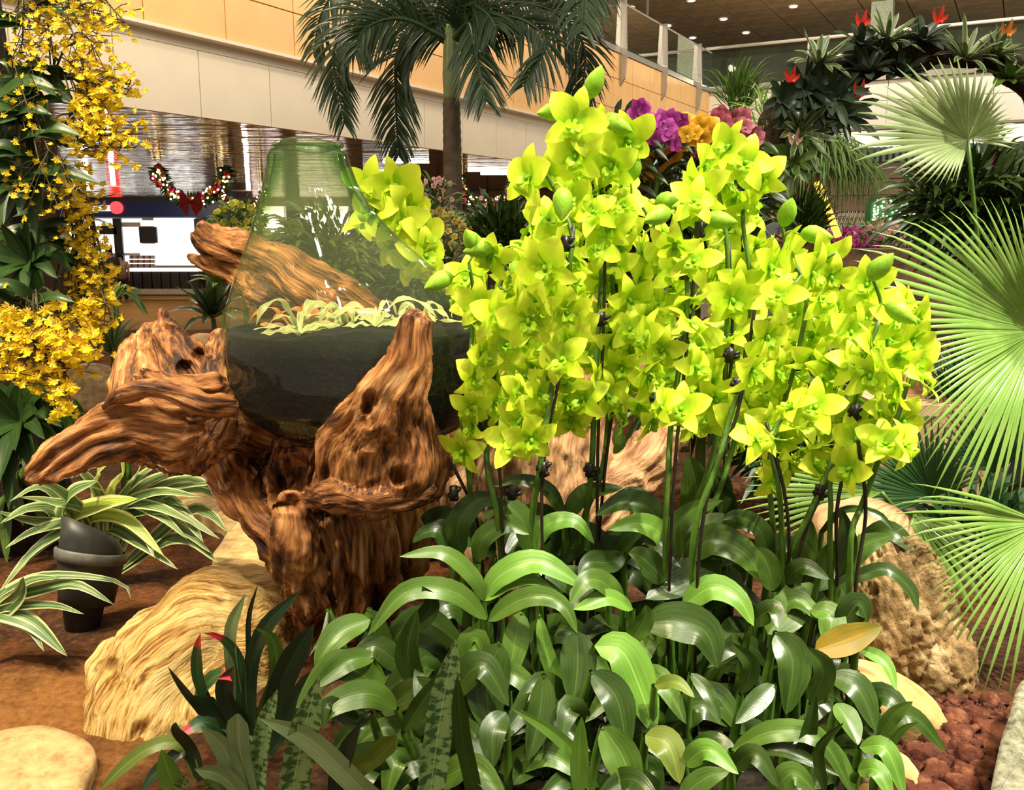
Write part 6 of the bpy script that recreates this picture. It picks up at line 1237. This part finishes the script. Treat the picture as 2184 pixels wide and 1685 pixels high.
# christmas wreaths
def wreath(px, py, rpx, Y, lab, seed):
    c = at(px, py, Y); c.z = ZS-0.04; R = rpx*Y/F; q = random.Random(seed); t = thing('christmas_swag', lab, 'swag', c-Vector((0, 0, R)), 'christmas swags'); mb = MB()
    for k in range(420):
        a = q.uniform(3.2, 6.22); p = c+Vector((math.cos(a)*R, 0, math.sin(a)*R)); d = Vector((math.cos(a)*q.uniform(-1, 1), q.uniform(-1, .3), math.sin(a)*q.uniform(-1, 1))).normalized()*R*.32
        V, Fc, UV = strip([p, p+d*.6, p+d], R*.07, 'needle', (0, -1, .2), nu=2, nv=1); mb.add(V, Fc, UV)
    V, Fc, UV = tube([c+Vector((math.cos(a)*R, 0, math.sin(a)*R)) for a in np.linspace(3.1416, 6.283, 30)], R*.1, 6, False); mb.add(V, Fc, UV)
    mb.build('garland', LM['d'], t)
    def ball(p, r, m, nm):
        V = []; ns = 8
        for i in range(6):
            th = math.pi*i/5
            for k in range(ns): V.append(p+Vector((math.sin(th)*math.cos(k*6.283/ns), math.sin(th)*math.sin(k*6.283/ns), math.cos(th)))*r)
        return V, [(i*ns+k, (i+1)*ns+k, (i+1)*ns+(k+1) % ns, i*ns+(k+1) % ns) for i in range(5) for k in range(ns)]
    for k in range(16):
        a = 3.2+k/16*3.0+q.uniform(-.1, .1); rr = R*q.uniform(.85, 1.15); p = c+Vector((math.cos(a)*rr, -R*.2, math.sin(a)*rr)); V, Fc = ball(p, R*.10, None, '')
        mobj('bauble', V, Fc, [plain('red_bauble', (0.6, 0.03, 0.02), .2), plain('magenta_bauble', (.5, .02, .2), .2), plain('gold_bauble', (.7, .35, .05), .2, metal=.5)][k % 3], t)
    mb = MB()
    for k in range(60):
        a = q.uniform(3.2, 6.22); rr = R*q.uniform(.8, 1.2); p = c+Vector((math.cos(a)*rr, -R*q.uniform(.15, .3), math.sin(a)*rr)); V, Fc = ball(p, R*.03, None, ''); mb.add(V, Fc)
    o = mb.build('fairy_lights', emitter('fairy_glow', (1, .8, .4), 6), t); o['kind'] = 'stuff'
    p = c+Vector((0, -R*.3, -R)); V = [p+Vector((x*R*.3, y*R, z*R*.3)) for x, y, z in ((0, 0, 0), (1, -.05, .7), (1.1, 0, -.6), (0, -.1, -.25), (-1.1, 0, -.6), (-1, -.05, .7), (.4, 0, -1.5), (-.4, 0, -1.5))]
    mobj('bow', V, [(0, 3, 2, 1), (0, 5, 4, 3), (3, 6, 2), (3, 4, 7)], plain('red_bow', (.45, .02, .02), .5), t, smooth=False)
wreath(410, 355, 72, 14.3, 'christmas swag with fairy lights hanging above the lit shop', 1)
wreath(518, 400, 46, 21.8, 'smaller christmas swag hanging above the yellow orchid bush', 2)
wreath(1038, 378, 58, 17.5, 'christmas swag with fairy lights hanging behind the palm trunk', 3)
# lantern stack
mb = thing('lantern', 'orange red lantern column among the pink orchids', 'lantern', Vector((at(1000, 520, 5.0).x, 5.0, 0)))
c = at(1000, 540, 5.0); tubeobj('pole', [Vector((c.x, 5.0, -.01)), c], .015, M_cnt, mb)
for k in range(3):
    c2 = at(1000, 535-k*20, 5.0); tubeobj('shade', [c2+Vector((0, 0, -.024)), c2+Vector((0, 0, -.012)), c2+Vector((0, 0, .012)), c2+Vector((0, 0, .024))], [.02, .034, .034, .02], emitter('lantern_glow', (1, .16, .02), 1.6), mb, 10)
# christmas board with lights
bd = thing('christmas_board', 'green christmas display board dotted with white lights', 'display board', at(1905, 496, 9.0))
a = at(1848, 500, 9.0); b = at(1968, 420, 9.0)
box('panel', (a.x, 9.0, a.z), (b.x-a.x, 0, 0), (0, .08, 0), (0, 0, b.z-a.z), plain('green_board', (.05, .22, .05), .5, .5, 3), bd)
struct(box('wall_board_base', (a.x-.2, 9.0, ZF+1.0), (b.x-a.x+.4, 0, 0), (0, .3, 0), (0, 0, a.z-ZF-1.0), M_cnt))
m2 = MB(); q = random.Random(2)
for k in range(110):
    x, z = q.uniform(a.x+.04, b.x-.04), q.uniform((a.z+b.z)/2-.05, b.z-.03); V = boxv((x, 8.985, z), (.012, 0, 0), (0, .01, 0), (0, 0, .012)); m2.add(V, BOXF)
o = m2.build('fairy_lights', emitter('white_dots', (1, 1, .8), 4), bd, False); o['kind'] = 'stuff'
for (px, py, w_, h_, col) in ((1880, 478, 26, 26, (.30, .10, .05)), (1915, 485, 30, 20, (.04, .25, .12)), (1945, 448, 26, 16, (.5, .12, .04)), (1897, 434, 9, 9, (.8, .3, .1))):
    p = at(px, py, 8.97); rx = w_*.5*9/F; rz = h_*.5*9/F; n = 14; vv = [p+Vector((rx*math.cos(2*math.pi*k/n), 0, rz*math.sin(2*math.pi*k/n))) for k in range(n)]; v3 = [x+Vector((0, .03, 0)) for x in vv]
    mobj('motif', vv+v3, [tuple(range(n)), tuple(range(2*n-1, n-1, -1))]+[(k, k+n, (k+1) % n+n, (k+1) % n) for k in range(n)], plain('motif_%d' % px, col, .5), bd, smooth=False)
# lattice fence
lf = thing('lattice_fence', 'low white lattice fence below the brown tiled wall', 'fence', at(1815, 480, 10.0))
a = at(1778, 480, 10.0); b = at(1850, 450, 10.0); W_ = b.x-a.x; H_ = b.z-a.z
for z in (a.z, b.z-.02): box('rail', (a.x, 10.0, z), (W_, 0, 0), (0, .03, 0), (0, 0, .02), M_white, lf)
for k in range(16): box('slat', (a.x+W_*k/16, 10.0, a.z), (.012, 0, 0), (0, .02, 0), (H_*.35 if k % 2 else 0, 0, H_), M_white, lf)
struct(box('wall_lattice_base', (a.x, 10.0, ZF+1.0), (W_, 0, 0), (0, .2, 0), (0, 0, a.z-ZF-1.0), M_white))
# stone ledges and pond behind the orchids
M_ledge = rockmat('brown_ledge_stone', (.03, .018, .01), (.14, .08, .04), (.30, .18, .09), 6, .6)
for (lab, x0, x1, py, Y, dep, h) in (('long brown stone ledge below the flower beds', 1740, 2400, 532, 4.9, .4, .10), ('upper stone ledge beside the pond', 1600, 2000, 690, 3.6, .5, .08), ('tan stone slab beyond the huge fan leaf', 1930, 2160, 800, 3.0, .45, .12), ('lower tan slab before the shaded shrub', 1880, 2120, 865, 2.8, .3, .10)):
    a = at(x0, py, Y); b = at(x1, py, Y); V = boxv((a.x, Y, 0), (b.x-a.x, 0, 0), (0, dep, 0), (0, 0, max(.05, a.z))); tag(mobj('stone_ledge', V, BOXF, M_ledge if 'tan' not in lab else M_pink, smooth=False), lab, 'stone ledge')
m, nt, out = newmat('dark_pond_water'); nz = noise(nt, 12, 'Object', 3); finish(m, nt, out, (.012, .011, .008), .2, .35, 0, nz, .25, .02)
pw = [at(1560, 760, 3.4), at(1860, 760, 3.4)]; tag(mobj('pond_water', boxv((1.0, 2.95, 0.02), (1.1, 0, 0), (0, .6, 0), (0, 0, .03)), BOXF, m, smooth=False), 'dark still pond water behind the orchid sprays', 'water')
# ------------------------------------------------------------------ people
def skin(name, edges_pts, edges, radii, mat, parent, org, sub=2):
    me = bpy.data.meshes.new(name); me.from_pydata([tuple(Vector(p)-org) for p in edges_pts], edges, []); o = bpy.data.objects.new(name, me); COL.objects.link(o)
    o.modifiers.new('s', 'SKIN'); sd = o.modifiers.new('u', 'SUBSURF'); sd.levels = sub; sd.render_levels = sub
    for i, r_ in enumerate(radii): me.skin_vertices[0].data[i].radius = (r_, r_)
    me.skin_vertices[0].data[0].use_root = True
    dg = bpy.context.evaluated_depsgraph_get(); dg.update(); m2 = bpy.data.meshes.new_from_object(o.evaluated_get(dg)); bpy.data.objects.remove(o)
    m2.polygons.foreach_set('use_smooth', [True]*len(m2.polygons)); m2.materials.clear(); m2.materials.append(mat); o = bpy.data.objects.new(name, m2); COL.objects.link(o); o.parent = parent; return o
M_skin = plain('skin_tone', (.42, .22, .14), .5, .1, 8)
def person(lab, base, H, face, shirt, trousers, hair, arms='down'):
    t = thing('person', lab, 'person', base); o = Vector(base); s = H/1.75; ca, sa = math.cos(face), math.sin(face)
    def P(x, y, z): return o+Vector((x*ca-y*sa, x*sa+y*ca, z))*s
    ha = [(.24, .02, .86), (.24, .06, .78)] if arms == 'down' else [(.2, .22, 1.02), (.08, .3, 1.06)]
    pts = [P(0, 0, .95), P(0, 0, 1.15), P(0, .01, 1.35), P(0, .01, 1.48), P(0, .02, 1.56), P(0, .04, 1.66)]; ed = [(0, 1), (1, 2), (2, 3), (3, 4), (4, 5)]; ra = [.15, .14, .15, .055, .085, .09]
    for sg in (-1, 1):
        b = len(pts); pts += [P(.19*sg, 0, 1.41), P(.24*sg, -.02, 1.13), P(ha[0][0]*sg, ha[0][1], ha[0][2]), P(ha[1][0]*sg, ha[1][1], ha[1][2])]; ra += [.055, .045, .032, .035]; ed += [(2, b), (b, b+1), (b+1, b+2), (b+2, b+3)]
        b = len(pts); pts += [P(.1*sg, 0, .86), P(.11*sg, .02, .5), P(.11*sg, -.01, .09), P(.12*sg, .13, .04)]; ra += [.085, .06, .045, .04]; ed += [(0, b), (b, b+1), (b+1, b+2), (b+2, b+3)]
    skin('body', pts, ed, [x*s for x in ra], M_skin, t, o)
    sp = [P(0, 0, .92), P(0, 0, 1.12), P(0, .01, 1.36)]; se = [(0, 1), (1, 2)]; sr_ = [.185, .17, .175]
    for sg in (-1, 1): b = len(sp); sp += [P(.2*sg, 0, 1.41), P(.245*sg, -.015, 1.18)]; se += [(2, b), (b, b+1)]; sr_ += [.078, .07]
    skin('shirt', sp, se, [x*s for x in sr_], shirt, t, o)
    tp = [P(0, 0, .96)]; te = []; tr = [.165]
    for sg in (-1, 1): b = len(tp); tp += [P(.1*sg, 0, .84), P(.11*sg, .02, .5), P(.11*sg, 0, .1)]; te += [(0, b), (b, b+1), (b+1, b+2)]; tr += [.10, .08, .065]
    skin('trousers', tp, te, [x*s for x in tr], trousers, t, o)
    skin('hair', [P(0, .0, 1.66), P(0, -.02, 1.72), P(0, -.05, 1.62)], [(0, 1), (0, 2)], [.098*s, .08*s, .07*s], hair, t, o)
    return t, P, s
M_blk = plain('black_cloth', (.02, .02, .022), .7); M_hair = plain('dark_hair', (.012, .009, .007), .5)
pz = at(240, 625, 27.0); person('person in black standing in front of the lit shop', Vector((pz.x, 27.0, ZF)), 1.68, 0.3, M_blk, plain('grey_trousers', (.12, .11, .1), .7), M_hair)
pz = at(262, 625, 27.6); person('person in beige walking behind the one in black', Vector((pz.x, 27.6, ZF)), 1.5, 0.4, plain('beige_cloth', (.45, .33, .24), .7), M_blk, M_hair)
Yp = 17.5; pz = at(1640, 470, Yp); hz = at(1640, 432, Yp).z
t, P, s = person('person in a grey shirt with a pale backpack by the arch leg', Vector((pz.x, Yp, ZF+1.0)), hz-(ZF+1.0), math.pi*0.85, plain('grey_blue_shirt', (.22, .25, .27), .7, .2, 6), M_blk, M_hair, 'front')
skin('backpack', [P(0, -.17, 1.1), P(0, -.2, 1.25), P(0, -.17, 1.4)], [(0, 1), (1, 2)], [.12*s, .14*s, .11*s], plain('pale_backpack', (.6, .6, .62), .6), t, t.location)
